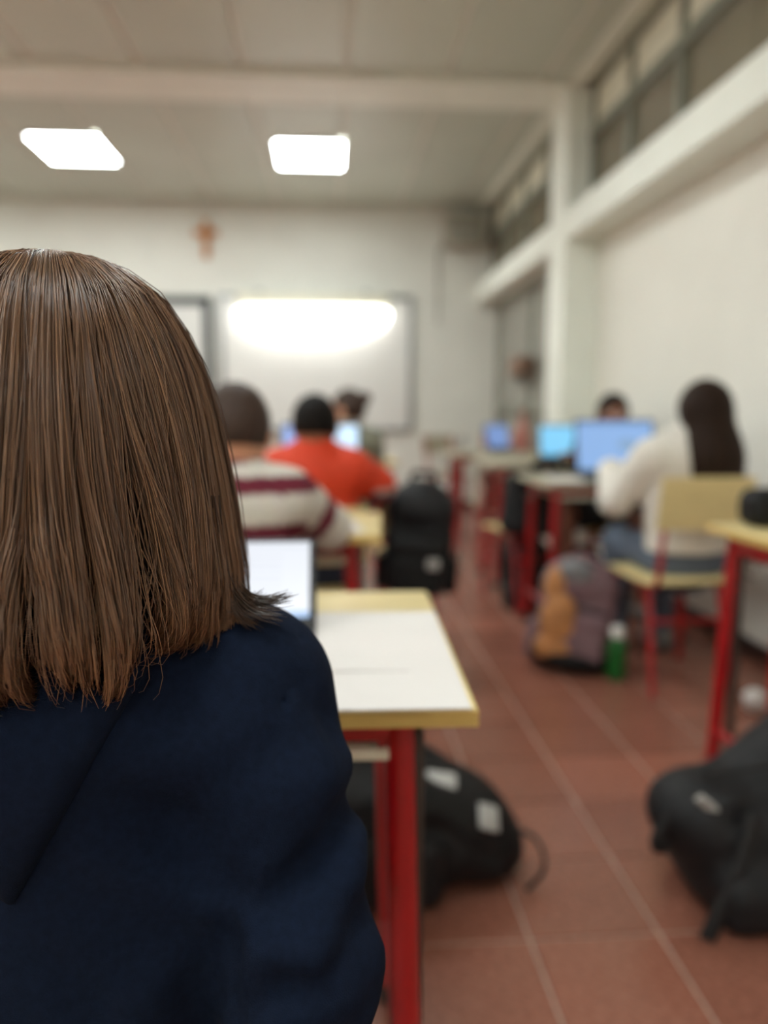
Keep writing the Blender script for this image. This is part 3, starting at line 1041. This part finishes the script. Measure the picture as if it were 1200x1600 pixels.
def person(label, loc, rz, top_mat, top_name, hair, skin=M_skin, trousers=M_darkden, head_yaw=0.0, head_pitch=0.0, dz=0.0, wide=1.0,
           elbows=None, wrists=None, tint=None, res=.010, collar=None, hair_mat=M_hairdark, lean=.03, legs=True, shorts=False, head_off=(0, 0), top_hook=None, knees=None, kscale=1.0, thick=.012, slim=0.0, drop=0.0, head_dz=0.0):
    t = thing('person', label, 'person', loc, rz, 'students in the classroom')
    hz = 1.035 + dz
    sh = .865 + dz - drop
    hc = v3((head_off[0], lean + .02 + head_off[1], hz + head_dz))
    R = rot3(head_yaw, head_pitch)
    H = lambda p: hc + R @ v3(p)
    S = {s_: v3((s_ * .145 * wide, lean, sh - .01)) for s_ in (-1, 1)}
    elbows = elbows or {-1: (-.20, .10, .68), 1: (.20, .10, .68)}
    wrists = wrists or {-1: (-.12, .33, .775), 1: (.12, .33, .775)}
    knees = knees or {-1: (-.10, .38, .49), 1: (.10, .38, .49)}
    ank = {s_: (knees[s_][0] * 1.05, knees[s_][1] - .02, .08) for s_ in (-1, 1)}
    lo, hi = (-.36, -.22, -.01), (.36, .62, hz + .16)

    def torso(f, g, k=.04):
        f.cone((0, 0, .49), (0, lean * .6, .66 + dz * .5), .135 * wide + g, .118 * wide + g, k, sq=(1, 1.42, 1))
        f.cone((0, lean * .6, .66 + dz * .5), (0, lean, .80 + dz - drop), .118 * wide + g, .132 * wide + g, k, sq=(1, 1.45, 1))
        f.cone((-.105 * wide, lean, sh - .02), (.105 * wide, lean, sh - .02), .055 + g, .055 + g, k)
        f.cone((0, lean, sh - .02), (0, lean + .01, sh + .05), .075 + g, .045 + g, k)

    def arms(f, g, k=.02, cut=1.0):
        for s_ in (-1, 1):
            E, W = v3(elbows[s_]), v3(wrists[s_])
            f.cone(S[s_], E, .050 + g, .040 + g, k)
            f.cone(E, E + (W - E) * cut, .040 + g, .027 + g * 1.1 + .003, k * .6)

    f = Field(lo, hi, res)
    f.ell(H((0, 0, 0)), (.074, .092, .102), .03, R)
    f.ell(H((0, .030, -.062)), (.052, .056, .052), .04, R)
    f.cone(H((0, .088, .005)), H((0, .104, -.026)), .008, .013, .015)
    for s_ in (-1, 1):
        f.ell(H((s_ * .078, -.004, -.012)), (.010, .020, .030), .010, R)
        f.crease([H((s_ * .018, .09, .012)), H((s_ * .046, .08, .012))], .006, .014)
    f.ell(H((0, .083, -.058)), (.022, .012, .010), .012, R)
    f.cone(hc + R @ v3((0, -.012, -.06)), (0, lean + .005, sh + .005), .046, .056, .03)
    torso(f, -slim)
    arms(f, -slim)
    for s_ in (-1, 1):
        add_hand(f, wrists[s_], elbows[s_], s_)
        if legs:
            f.cone((s_ * .08, .02, .485), knees[s_], .075, .052, .03)
            f.cone(knees[s_], ank[s_], .052, .034, .03)
            f.cone(ank[s_], (ank[s_][0], ank[s_][1] + .12, .035), .034, .028, .02)
    f.build('body', skin, t)
    for s_ in (-1, 1):
        e = MB()
        bmesh.ops.create_uvsphere(e.bm, u_segments=12, v_segments=8, radius=.0125, matrix=Matrix.Translation(H((s_ * .031, .0765, .010))))
        eo = e.build('eye', M_eye, t)
        e = MB()
        bmesh.ops.create_uvsphere(e.bm, u_segments=10, v_segments=6, radius=.007, matrix=Matrix.Translation(H((s_ * .031, .0835, .010))))
        e.build('iris', M_iris, eo)
        MB().tube([H((s_ * .016, .092, .034)), H((s_ * .032, .090, .039)), H((s_ * .050, .078, .034))], .0035, 6).build('eyebrow', hair_mat, t)
    MB().tube([H((-.022, .090, -.057)), H((0, .097, -.055)), H((.022, .090, -.057))], .0045, 8).build('mouth', M_lip, t)
    # garments
    g = Field(lo, (hi[0], hi[1], sh + .12), res if top_hook is None else top_hook[0])
    torso(g, thick + .004, .05)
    arms(g, thick, .03, .93)
    if collar:
        for a in range(24):
            p = [(.062 * math.cos(2 * math.pi * (a + q) / 24), lean + .005 + .058 * math.sin(2 * math.pi * (a + q) / 24), sh + .052 + .012 * math.sin(2 * math.pi * (a + q) / 24)) for q in (0, 1)]
            g.cone(p[0], p[1], collar, collar, .02)
    for s_ in (-1, 1):
        E = v3(elbows[s_])
        m_ = (S[s_] + E) / 2
        g.crease([E + v3((-.05 * s_, 0, .03)), E + v3((.05 * s_, -.02, .05))], .006, .018)
        g.crease([m_ + v3((-.05 * s_, -.03, -.04)), m_ + v3((.04 * s_, -.05, .0))], .006, .02)
    if top_hook is not None:
        top_hook[1](g)
    P = g.all()
    g.D = np.maximum(g.D, (.50 if not legs else .515) - P[..., 2])     # hem
    tf = None
    if tint:
        ctx = dict(S=S, E=elbows, W=wrists, sh=sh, lean=lean)
        tf = lambda V: tint(V, ctx)
    g.build(top_name, top_mat, t, tint=tf)
    if legs:
        g = Field((lo[0], lo[1], 0), (hi[0], hi[1], .66), res)
        g.cone((0, 0, .49), (0, .005, .56), .150 * wide, .138 * wide, .03, sq=(1, 1.42, 1))
        for s_ in (-1, 1):
            k_ = v3(knees[s_])
            g.cone((s_ * .08, .02, .485), (k_ * .72 + v3((s_ * .08, .02, .485)) * .28) if shorts else k_, .088, .078 if shorts else .066, .03)
            if not shorts:
                g.cone(k_, v3(ank[s_]) + v3((0, 0, .03)), .066, .050, .03)
        g.build('shorts' if shorts else 'trousers', trousers, t)
        for s_ in (-1, 1):
            a = v3(ank[s_])
            g = Field(a + v3((-.07, -.08, -.09)), a + v3((.07, .22, .06)), .008)
            g.cone((a[0], a[1] - .02, .045), (a[0], a[1] + .13, .035), .042, .036, .02)
            g.cone((a[0], a[1] - .01, .05), (a[0], a[1], .10), .042, .040, .03)
            g.D = np.maximum(g.D, .001 - g.all()[..., 2])
            g.build('shoe', M_shoe, t)
    # hair
    if hair == 'short':
        g = Field(hc - .15, hc + .15, .007)
        g.ell(H((0, -.008, .014)), (.085, .100, .102), .02, R)
        P = g.all()
        q = (P - hc) @ R
        cut = (q[..., 1] * .85 - q[..., 2] * .62 - .026)          # face and jaw stay free
        cut2 = (-.040 - q[..., 2])
        g.D = np.maximum(np.maximum(g.D, cut), cut2)
        az = np.arctan2(q[..., 0], -q[..., 1])
        g.D += .0018 * np.sin(az * 34 + q[..., 2] * 90)
        g.build('hair', hair_mat, t)
    elif hair == 'bun':
        g = Field(hc - .2, hc + .2, .007)
        g.ell(H((0, -.010, .012)), (.084, .102, .104), .02, R)
        q = (g.all() - hc) @ R
        g.D = np.maximum(np.maximum(g.D, q[..., 1] * .85 - q[..., 2] * .62 - .024), -.06 - q[..., 2])
        g.ell(H((0, -.11, .06)), (.036, .034, .034), .02, R)
        az = np.arctan2(q[..., 0], -q[..., 1])
        g.D += .0018 * np.sin(az * 34 + q[..., 2] * 60)
        g.build('hair', hair_mat, t)
    elif hair == 'long':
        g = Field(hc + v3((-.17, -.2, -.40)), hc + v3((.17, .14, .14)), .007)
        g.ell(H((0, -.012, .012)), (.090, .108, .106), .03, R)
        q = (g.all() - hc) @ R
        g.D = np.maximum(g.D, q[..., 1] * .9 - q[..., 2] * .45 - .040)
        g.cone(H((0, -.035, .0)), H((.012, -.085, -.17)), .086, .098, .05, sq=(1, 1.25, 1))
        g.cone(H((.012, -.085, -.17)), H((.022, -.110, -.285)), .098, .100, .05, sq=(1, 2.0, 1))
        az = np.arctan2(q[..., 0], -q[..., 1])
        g.D += .003 * np.sin(az * 21 + 6 * np.sin(q[..., 2] * 9)) * np.clip(.1 - q[..., 2], .1, 1) + .002 * np.sin(az * 47 + q[..., 2] * 20)
        g.build('hair', hair_mat, t)
    return t, H, hc


WHITE_S, MAROON = v3(srgb(214, 208, 198)), v3(srgb(104, 22, 44))


def stripes(V, c):
    z = V[:, 2]
    tor = (np.abs((z - .887 + .055) % .112 - .055) < .021)
    col = np.where(tor[:, None], MAROON, WHITE_S)
    for s_ in (-1, 1):
        S, E, W = c['S'][s_], v3(c['E'][s_]), v3(c['W'][s_])
        best = None
        ab = E - S
        t1 = np.clip(((V - S) @ ab) / (ab @ ab), 0, 1)
        d1 = np.linalg.norm(V - S - t1[:, None] * ab, axis=1)
        cd = W - E
        t2 = np.clip(((V - E) @ cd) / (cd @ cd), 0, 1)
        d2 = np.linalg.norm(V - E - t2[:, None] * cd, axis=1)
        al = np.where(d1 < d2, t1 * np.linalg.norm(ab), np.linalg.norm(ab) + t2 * np.linalg.norm(cd))
        on = (np.minimum(d1, d2) < .068) & (V[:, 0] * s_ > .13)
        st = (np.abs((al - .20 + .055) % .112 - .055) < .021) & (al > .05)
        col = np.where(on[:, None], np.where(st[:, None], MAROON, WHITE_S), col)
    neck = (z > c['sh'] + .05) & (np.hypot(V[:, 0], V[:, 1] - c['lean'] - .01) < .083)
    return np.where(neck[:, None], MAROON, col)


ORANGE, PALE = v3(srgb(222, 62, 22)), v3(srgb(206, 180, 172))


def orange_tint(V, c):
    col = np.tile(ORANGE, (len(V), 1))
    E = v3(c['E'][1])
    W = v3(c['W'][1])
    for s_ in (-1, 1):
        E, W = v3(c['E'][s_]), v3(c['W'][s_])
        cd = W - E
        t2 = ((V - E) @ cd) / (cd @ cd)
        d2 = np.linalg.norm(V - E - np.clip(t2, 0, 1)[:, None] * cd, axis=1)
        on = (d2 < .085) & (V[:, 2] < E[2] - .005) & (V[:, 0] * s_ > .10)
        col[on] = PALE
        col[on & (V[:, 2] < E[2] - .03)] = MAROON
    low = V[:, 2] < .70
    col[low & (np.abs(V[:, 0]) < .17)] = MAROON * .8
    return col


person('student in a white and maroon striped sweater with cropped brown hair', (-.235, 1.80, 0), 0, M_stripe, 'sweater', 'short', tint=stripes, hair_mat=M_hairbrown,
       dz=-.002, head_dz=-.024, elbows={-1: (-.22, .12, .70), 1: (.235, .13, .765)}, wrists={-1: (-.12, .36, .775), 1: (.10, .30, .79)}, trousers=M_darkden, collar=.016, head_off=(.02, .0), thick=.02, head_pitch=-.15)
person('student in an orange jacket with black hair, seated before a glowing laptop', (-.045, 2.78, 0), math.radians(-4), M_orangec, 'jacket', 'short', tint=orange_tint, hair_mat=M_hairblack,
       dz=-.016, head_dz=-.016, wide=.92, elbows={-1: (-.21, .12, .73), 1: (.225, .10, .78)}, wrists={-1: (-.10, .36, .775), 1: (.10, .34, .79)}, thick=.03, head_pitch=-.12, skin=M_skind)
person('student in a grey green top turned sideways, nearest the whiteboard', (.14, 4.35, 0), math.radians(25), M_grey, 'sweater', 'bun', hair_mat=M_hairbrown,
       dz=.03, head_yaw=math.radians(40), thick=.022, wrists={-1: (-.12, .36, .80), 1: (.12, .36, .80)})
person('student with long dark hair in a white sweater, seated in a beech backed chair', (1.395, 2.86, 0), math.radians(4), M_whitec, 'sweater', 'long', hair_mat=M_hairdark,
       dz=.022, elbows={-1: (-.235, .13, .70), 1: (.22, .10, .70)}, wrists={-1: (-.13, .42, .80), 1: (.13, .42, .80)}, trousers=M_denim, thick=.026, head_off=(.05, -.03))
person('short haired student in black, facing the viewer behind the blue laptop', (1.55, 4.13, 0), math.radians(172), M_blackc, 'shirt', 'short', hair_mat=M_hairblack, skin=M_skind,
       dz=.0, trousers=M_blackc, shorts=True, elbows={-1: (-.19, .12, .70), 1: (.20, .10, .72)}, wrists={-1: (-.10, .30, .80), 1: (.24, .20, .80)},
       head_pitch=-.15, knees={-1: (-.10, .36, .50), 1: (.30, .42, .54)})

# ------------------------------------------------------------------ the near student: navy hoodie and shoulder length brown hair
G0 = v3((-.19, .56, 0))                                   # the root of this student in the room


def L(*p):
    return v3(p) - G0


FOLD_SEAM = [L(-.020, .53, .893), L(-.033, .50, .852), L(-.041, .485, .826), L(-.046, .470, .787), L(-.053, .462, .757), L(-.074, .450, .742)]


def hoodie_folds(g0):
    class Snap:
        def crease(s, pts, A, sig):
            out = []
            for p in pts:
                q = g0.hit((p[0], p[1] - .18, p[2]), (0, 1, 0))
                out.append(q if q[1] < p[1] + .12 else p)
            todo.append((out, A, sig))
    todo = []
    g = Snap()
    g.crease(FOLD_SEAM, .0030, .0040)
    g.crease([p + v3((.007, 0, 0)) for p in FOLD_SEAM], -.0016, .005)
    # sleeve: puff above the elbow, deep fold, second bulge
    g.crease([L(.02, .55, .798), L(-.01, .49, .800), L(-.04, .47, .795)], -.009, .020)
    g.crease([L(.03, .58, .762), L(.015, .52, .764), L(-.012, .475, .744), L(-.045, .455, .728)], .013, .013)
    g.crease([L(.03, .56, .745), L(.012, .49, .730), L(-.014, .455, .700), L(-.04, .45, .705)], -.010, .016)
    g.crease([L(.0, .44, .690), L(-.03, .44, .685), L(-.055, .445, .668)], .009, .011)
    g.crease([L(.035, .50, .672), L(.022, .46, .640)], -.006, .018)
    g.crease([L(.03, .47, .655), L(.0, .44, .635), L(-.03, .44, .64)], .006, .012)
    # folds raying from the armpit over the back
    g.crease([L(-.074, .448, .742), L(-.105, .442, .775), L(-.135, .438, .80)], .008, .016)
    g.crease([L(-.080, .445, .715), L(-.12, .438, .735), L(-.15, .435, .76)], -.007, .016)
    g.crease([L(-.072, .448, .700), L(-.085, .445, .660), L(-.095, .45, .62)], .008, .016)
    g.crease([L(-.10, .44, .69), L(-.13, .437, .66), L(-.14, .44, .60)], -.004, .020)
    g.crease([L(-.06, .46, .84), L(-.10, .45, .825), L(-.14, .44, .83)], -.004, .02)
    g.crease([L(-.05, .46, .62), L(-.068, .45, .66), L(-.074, .45, .70), L(-.07, .45, .735)], .010, .010)
    g.crease([L(-.19, .43, .70), L(-.16, .43, .66), L(-.15, .43, .61)], .004, .014)
    g.crease([L(-.02, .50, .86), L(.0, .50, .83), L(.005, .50, .80)], .004, .012)
    for a in todo:
        g0.crease(*a)


girl, GH, ghc = person('student in a navy hoodie with brown shoulder length hair, seen from behind close by', tuple(G0), 0, M_navy, 'hoodie', 'none',
                       dz=.02, drop=.036, wide=.87, res=.0085, lean=.03, thick=.018, top_hook=(.0055, hoodie_folds), hair_mat=M_hairbrown, slim=.010,
                       elbows={-1: (-.175, -.03, .665), 1: (.163, -.045, .655)}, wrists={-1: (-.09, .27, .775), 1: (.10, .27, .775)})
# hood lying on the upper back
f = Field((-.24, -.24, .66), (.24, .14, 1.00), .0055)
SHZ, LE = .849, .03
f.cone((0, 0, .49), (0, LE * .6, .67), .135 * .87 + .022, .118 * .87 + .022, .05, sq=(1, 1.42, 1))
f.cone((0, LE * .6, .67), (0, LE, .784), .118 * .87 + .022, .132 * .87 + .022, .05, sq=(1, 1.45, 1))
f.cone((-.091, LE, SHZ - .02), (.091, LE, SHZ - .02), .077, .077, .05)
f.cone((0, LE, SHZ - .02), (0, LE + .01, SHZ + .05), .097, .067, .05)
P = f.all()
D = f.D - .017
x, y, z = P[..., 0], P[..., 1], P[..., 2]
# outline of the hood on the back: a rounded triangle pointing down
e1 = ((x + .022) * .865 - (z - .750) * .50 - .010)
e2 = (-(x + .022) * .865 - (z - .750) * .50 - .010)
tri = np.maximum(e1, e2)
tri = np.maximum(tri, z - .985)
tri = np.maximum(tri, y - .06)
kk = .02
h_ = np.maximum(kk - np.abs(D - tri), 0) / kk
f.D = np.maximum(D, tri) + h_ * h_ * kk * .25
f.crease([(-.10, -.10, .93), (-.02, -.13, .86), (.02, -.13, .80)], .005, .02)
f.crease([(.13, -.06, .95), (.06, -.12, .88), (.0, -.13, .83)], -.004, .02)
f.build('hood', M_navy, girl)

# ---- hair: a dark inner shell and thousands of strands
PROF_D = v3((0, .0015, .004, .010, .030, .059, .090, .118, .151, .185, .223, .251, .289, .33))
PROF_R = v3((0, .0137, .0290, .0480, .0750, .0930, .1050, .1124, .1182, .1228, .1258, .1262, .1280, .130))
ZTOP = 1.171
HCX, HCY = -.004, .018
arc = np.concatenate([[0], np.cumsum(np.hypot(np.diff(PROF_D), np.diff(PROF_R)))])


def shell(s, al, inset):
    """s: arc length from the crown, al: azimuth (0 = towards the viewer, + = right)"""
    d = np.interp(s, arc, PROF_D)
    r = np.interp(s, arc, PROF_R)
    low = np.clip((d - .12) / .16, 0, 1)
    back = 1.0 - .10 * low                           # hair hangs flatter over the back of the neck
    r = np.maximum(r - inset, .002)
    return np.stack([HCX + r * np.sin(al), HCY - r * np.cos(al) * back * .98, ZTOP - d - inset * .8], -1)


nu, nv = 72, 26
V = []
for j in range(nv + 1):
    s_ = .004 + (arc[-4] - .03) * j / nv
    for i in range(nu):
        al = 2 * math.pi * i / nu
        p = shell(np.array(s_), np.array(al), .010 + .012 * min(1, s_ / .25))
        V.append(p)
V = np.array(V)
Fq = []
for j in range(nv):
    for i in range(nu):
        al = 2 * math.pi * (i + .5) / nu
        if math.cos(al) < -.30 and j > 9:              # the face stays free
            continue
        Fq.append((j * nu + i, j * nu + (i + 1) % nu, (j + 1) * nu + (i + 1) % nu, (j + 1) * nu + i))
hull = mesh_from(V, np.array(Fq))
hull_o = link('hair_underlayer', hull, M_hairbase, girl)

NS, NP = 16000, 17
# big locks: boundaries in azimuth; the gaps between them open towards the tips
BOUND = v3((-2.1, -1.45, -.95, -.45, -.12, .16, .40, .66, .95, 1.25, 1.55, 2.1))
LEN = v3((.318, .318, .318, .312, .308, .300, .304, .284, .286, .296, .302))     # drop at the tips for each lock
GAP = v3((.0, .03, .05, .06, .03, .11, .04, .19, .02, .03, .03, .0))
GST = v3((.5, .6, .6, .6, .6, .70, .6, .52, .6, .6, .6, .5))
al0 = np.where(rng.random(NS) < .85, rng.uniform(-1.75, 1.75, NS), rng.uniform(-2.1, 2.1, NS))
lk = np.clip(np.searchsorted(BOUND, al0) - 1, 0, len(BOUND) - 2)
lc = (BOUND[lk] + BOUND[lk + 1]) / 2
lw = (BOUND[lk + 1] - BOUND[lk]) / 2
NC = 420
cc = rng.uniform(-2.1, 2.1, NC)
cl = np.abs(al0[:, None] - cc[None, :]).argmin(1)
c_off = rng.normal(0, 1, (NC, 5))
layer = rng.random(NS) ** 1.2
root = np.where(layer < .5, rng.uniform(.0, .03, NS), rng.uniform(.0, .14, NS))
dend = LEN[lk] + c_off[cl, 0] * .006 + rng.normal(0, .004, NS) - .010 * layer
dend -= np.where(rng.random(NS) < .10, rng.uniform(0, .05, NS), 0)
send = np.interp(dend, PROF_D, arc)
tt = np.linspace(0, 1, NP)
tt = np.where(tt < .6, tt * 1.25, .75 + (tt - .6) * .625)          # more points where the tips curl
S_ = root[:, None] + (send - root)[:, None] * tt[None]
sn = S_ / arc[-2]
wc = np.clip(sn * 1.1, 0, 1) ** .8
a1 = al0[:, None] * (1 - .55 * wc) + cc[cl][:, None] * .55 * wc
al = a1
for b_, g_, s0_ in zip(BOUND, GAP, GST):
    w_ = np.clip((sn - s0_) / (1 - s0_), 0, 1) ** .8
    al = al + g_ * np.where(al0 > b_, 1, -1)[:, None] * np.exp(-np.abs(a1 - b_) / .16) * w_
# slow waves shared by neighbouring strands, then finer ones per clump
lph = rng.uniform(0, 6.28, len(BOUND))[lk][:, None]
al += .030 * np.sin(al0[:, None] * 5.0 + sn * 5.5) * np.clip(sn * 1.6, 0, 1) + .016 * np.sin(lph + sn * 9) * np.clip(sn * 1.4, 0, 1)
al += (c_off[cl, 1] * .026)[:, None] * np.sin(sn * (4 + c_off[cl, 2][:, None]) + c_off[cl, 3][:, None] * 2) * np.clip(sn * 2, 0, 1)
al += rng.normal(0, .010, NS)[:, None] * sn
fly = rng.random(NS) < .045
al += np.where(fly, rng.normal(0, .26, NS), 0)[:, None] * np.clip(sn - .20, 0, 1) ** 1.3
# each lock bulges: its middle is prouder than its rims
edge = np.clip(np.abs(al - lc[:, None]) / lw[:, None], 0, 1.2)
inset = .0150 * layer[:, None] + .006 * edge ** 2 * np.clip(sn * 1.4, 0, 1)
inset = inset - np.where(fly, rng.uniform(.0, .005, NS), 0)[:, None] * np.clip(sn * 2, 0, 1)
inset += (c_off[cl, 2] * .0020)[:, None] * np.clip(sn * 1.5, 0, 1)
# tips flare a little and then roll under
RC = (.030 + .005 * c_off[cl, 4].clip(-1.5, 1.5))[:, None]
sc_ = (send - .052)[:, None]
phi = np.clip(S_ - sc_, 0, None) / RC
Scl = np.minimum(S_, sc_ + RC * np.sin(np.minimum(phi, 1.5)))
Pts = shell(Scl, al, inset)
rad = np.stack([np.sin(al), -np.cos(al), np.zeros_like(al)], -1)
flare = .017 * np.exp(-((S_ - sc_ - .008) / .034) ** 2)
side = np.clip((al0 - 1.0) / .4, 0, 1)[:, None]
roll = -RC * (1 - np.cos(np.minimum(phi, 2.0))) * (1 - .8 * side)
flare = flare * (1 - .85 * np.clip((al0 - .55) / .4, 0, 1)[:, None])
Pts += rad * (flare + roll)[..., None]
u = np.clip((tt[None] - .80) / .20, 0, 1) ** 2
Pts[..., 0] += u * (np.where(al0 < .1, -.010, .004) + c_off[cl, 1] * .004)[:, None] + side * u * .006
# keep clear of head and hoodie
rads = np.interp(tt, (0, .1, .8, 1), (.00032, .00038, .00034, .00012))
base = np.stack([rng.normal(1, .13, NS)] * 3, 1)
CB, CH = v3(srgb(86, 62, 46)), v3(srgb(146, 108, 78))
mixk = np.clip(rng.normal(.30, .20, NS) + c_off[cl, 0] * .12, 0, 1)
tcol = (CB[None] * (1 - mixk[:, None]) + CH[None] * mixk[:, None]) * np.clip(base, .5, 1.6)
tipw = np.clip((tt - .45) / .5, 0, 1)[None, :, None]
strand_col = tcol[:, None, :] * (1 - .45 * tipw) + (tcol[:, None, :] * v3((1.45, 1.36, 1.26))) * .45 * tipw


def strands_mesh(Pts, rads, colr):
    n, m, _ = Pts.shape
    tg = np.gradient(Pts, axis=1)
    tg /= np.maximum(np.linalg.norm(tg, axis=-1, keepdims=True), 1e-9)
    ref = np.zeros_like(tg)
    ref[..., 1] = 1
    a = np.cross(tg, ref)
    a /= np.maximum(np.linalg.norm(a, axis=-1, keepdims=True), 1e-6)
    b = np.cross(tg, a)
    K = 3
    ring = []
    for k in range(K):
        an = 2 * math.pi * k / K + .5
        ring.append(Pts + (a * math.cos(an) + b * math.sin(an)) * rads[..., None])
    V = np.stack(ring, 2).reshape(-1, 3)
    C = np.repeat(colr[:, :, None, :], K, 2).reshape(-1, 3)
    base = (np.arange(n)[:, None] * m + np.arange(m - 1)[None]).reshape(-1) * K
    F = []
    for k in range(K):
        k2 = (k + 1) % K
        F.append(np.stack([base + k, base + k2, base + K + k2, base + K + k], 1))
    me = mesh_from(V, np.concatenate(F))
    set_tint(me, C)
    return me


hair_o = link('hair', strands_mesh(Pts, np.tile(rads, (NS, 1)), np.clip(strand_col, 0, 1)), M_strand, girl)
tag(hair_o, kind='stuff')
# the flicked lock standing out over the right shoulder
NF = 300
cen = rng.integers(0, 7, NF)
fx = rng.normal(0, .0022, (NF, 3))
tip = v3((.001, 0, -.012)) + v3([(.160, .00, .935), (.150, .0, .930), (.140, .005, .934), (.128, .0, .936), (.152, -.01, .922), (.136, -.012, .918), (.118, -.01, .930)])[cen] + rng.normal(0, .003, (NF, 3))
k0 = np.stack([.108 + fx[:, 0], .0 + fx[:, 1] * 3, np.full(NF, 1.00)], 1)
k1 = np.stack([.113 + fx[:, 0], .0 + fx[:, 1] * 2, np.full(NF, .925)], 1)
k2 = np.stack([.112 + .4 * (tip[:, 0] - .112), tip[:, 1], .914 + fx[:, 2]], 1)
t_ = np.linspace(0, 1, 14)[None, :, None]
B = (1 - t_) ** 3 * k0[:, None] + 3 * (1 - t_) ** 2 * t_ * k1[:, None] + 3 * (1 - t_) * t_ ** 2 * k2[:, None] + t_ ** 3 * tip[:, None]
fc = np.tile((CB * .6)[None, None], (NF, 14, 1)) * np.clip(rng.normal(1, .2, (NF, 1, 1)), .5, 1.6)
fr = np.tile(np.interp(np.linspace(0, 1, 14), (0, .7, 1), (.00045, .0004, .00012)), (NF, 1))
tag(link('flicked_lock', strands_mesh(B, fr, fc), M_strand, girl), kind='stuff')

# ================================================================== CLOTHES ON CHAIRS AND SMALL FAR THINGS
t = thing('hung_jacket', 'black jacket slumped over the chair by the cyan laptop', 'jacket', (1.10, 3.84, 0))
f = Field((-.24, -.17, .40), (.24, .16, .84), .010)
f.rbox((0, -.04, .60), (.19, .065, .16), .05, .03)
f.ell((-.05, -.02, .49), (.18, .085, .075), .05)
f.cone((.14, -.02, .72), (.20, -.03, .50), .05, .035, .03)
f.cone((-.14, -.02, .70), (-.19, -.05, .48), .05, .035, .03)
f.crease([(-.12, -.1, .72), (-.02, -.12, .58), (-.05, -.12, .48)], .012, .02)
f.crease([(.08, -.1, .74), (.05, -.12, .60)], .012, .02)
f.build('cloth', M_blackc, t)
MB().tube(fillet([(-.07, -.05, .76), (-.04, -.08, .80), (.04, -.08, .80), (.07, -.05, .76)], .03), .02, 8).build('collar', M_blackc, t)

t = thing('hung_fleece', 'pale beige fleece hung over the farthest chair of the right row', 'jacket', (1.17, 4.98, 0))
f = Field((-.24, -.17, .36), (.24, .16, .86), .010)
f.rbox((0, -.04, .60), (.15, .055, .18), .05, .03)
f.cone((.14, -.02, .74), (.19, -.03, .46), .05, .035, .03)
f.cone((-.14, -.02, .74), (-.18, -.05, .44), .05, .035, .03)
f.crease([(-.1, -.1, .74), (-.02, -.11, .58), (-.05, -.11, .46)], .012, .02)
f.build('cloth', M_beigec, t)

t = thing('flask', 'dull pink flask standing on the farthest right desk', 'flask', (1.44, 5.60, .745))
MB().lathe([(.045, 0), (.052, .01), (.050, .16), (.035, .20), (.022, .22), (.022, .27), (.024, .275), (.024, .29)], 18).build('body', M_pink, t)
MB().lathe([(.026, .285), (.027, .29), (.027, .32), (.02, .325)], 18).build('cap', M_brownbox, t)

t = thing('wall_shelf', 'small brown box shelf fixed to the glazed screen beyond the pillar', 'shelf', (1.83, 6.90, 1.46))
MB().box((-.16, -.19, -.09), (-.008, .19, -.07), bev=.003).build('shelf_board', M_brownbox, t)
MB().box((-.15, -.17, -.07), (-.02, .17, .07), bev=.006).build('box', M_brownbox, t)
for s_ in (-1, 1):
    MB().prism([(-.14, -.09), (-.008, -.09), (-.008, -.19)], s_ * .14 - .008, s_ * .14 + .008).build('bracket', M_greymetal, t)

t = thing('paper_ball', 'crumpled white paper on the floor behind the slumped black backpack', 'paper', (1.50, 2.50, 0))
f = Field((-.06, -.06, -.01), (.06, .06, .10), .006)
f.ell((0, 0, .042), (.042, .038, .042), .02)
for k in range(9):
    a = k * 2.4
    f.crease([(.045 * math.cos(a), .045 * math.sin(a), .02 + .006 * k), (.045 * math.cos(a + 1), .045 * math.sin(a + 1), .07 - .004 * k)], .009 if k % 2 else -.006, .010)
f.D = np.maximum(f.D, .0 - f.all()[..., 2])
f.build('crumpled_sheet', M_paper, t, relax=0)
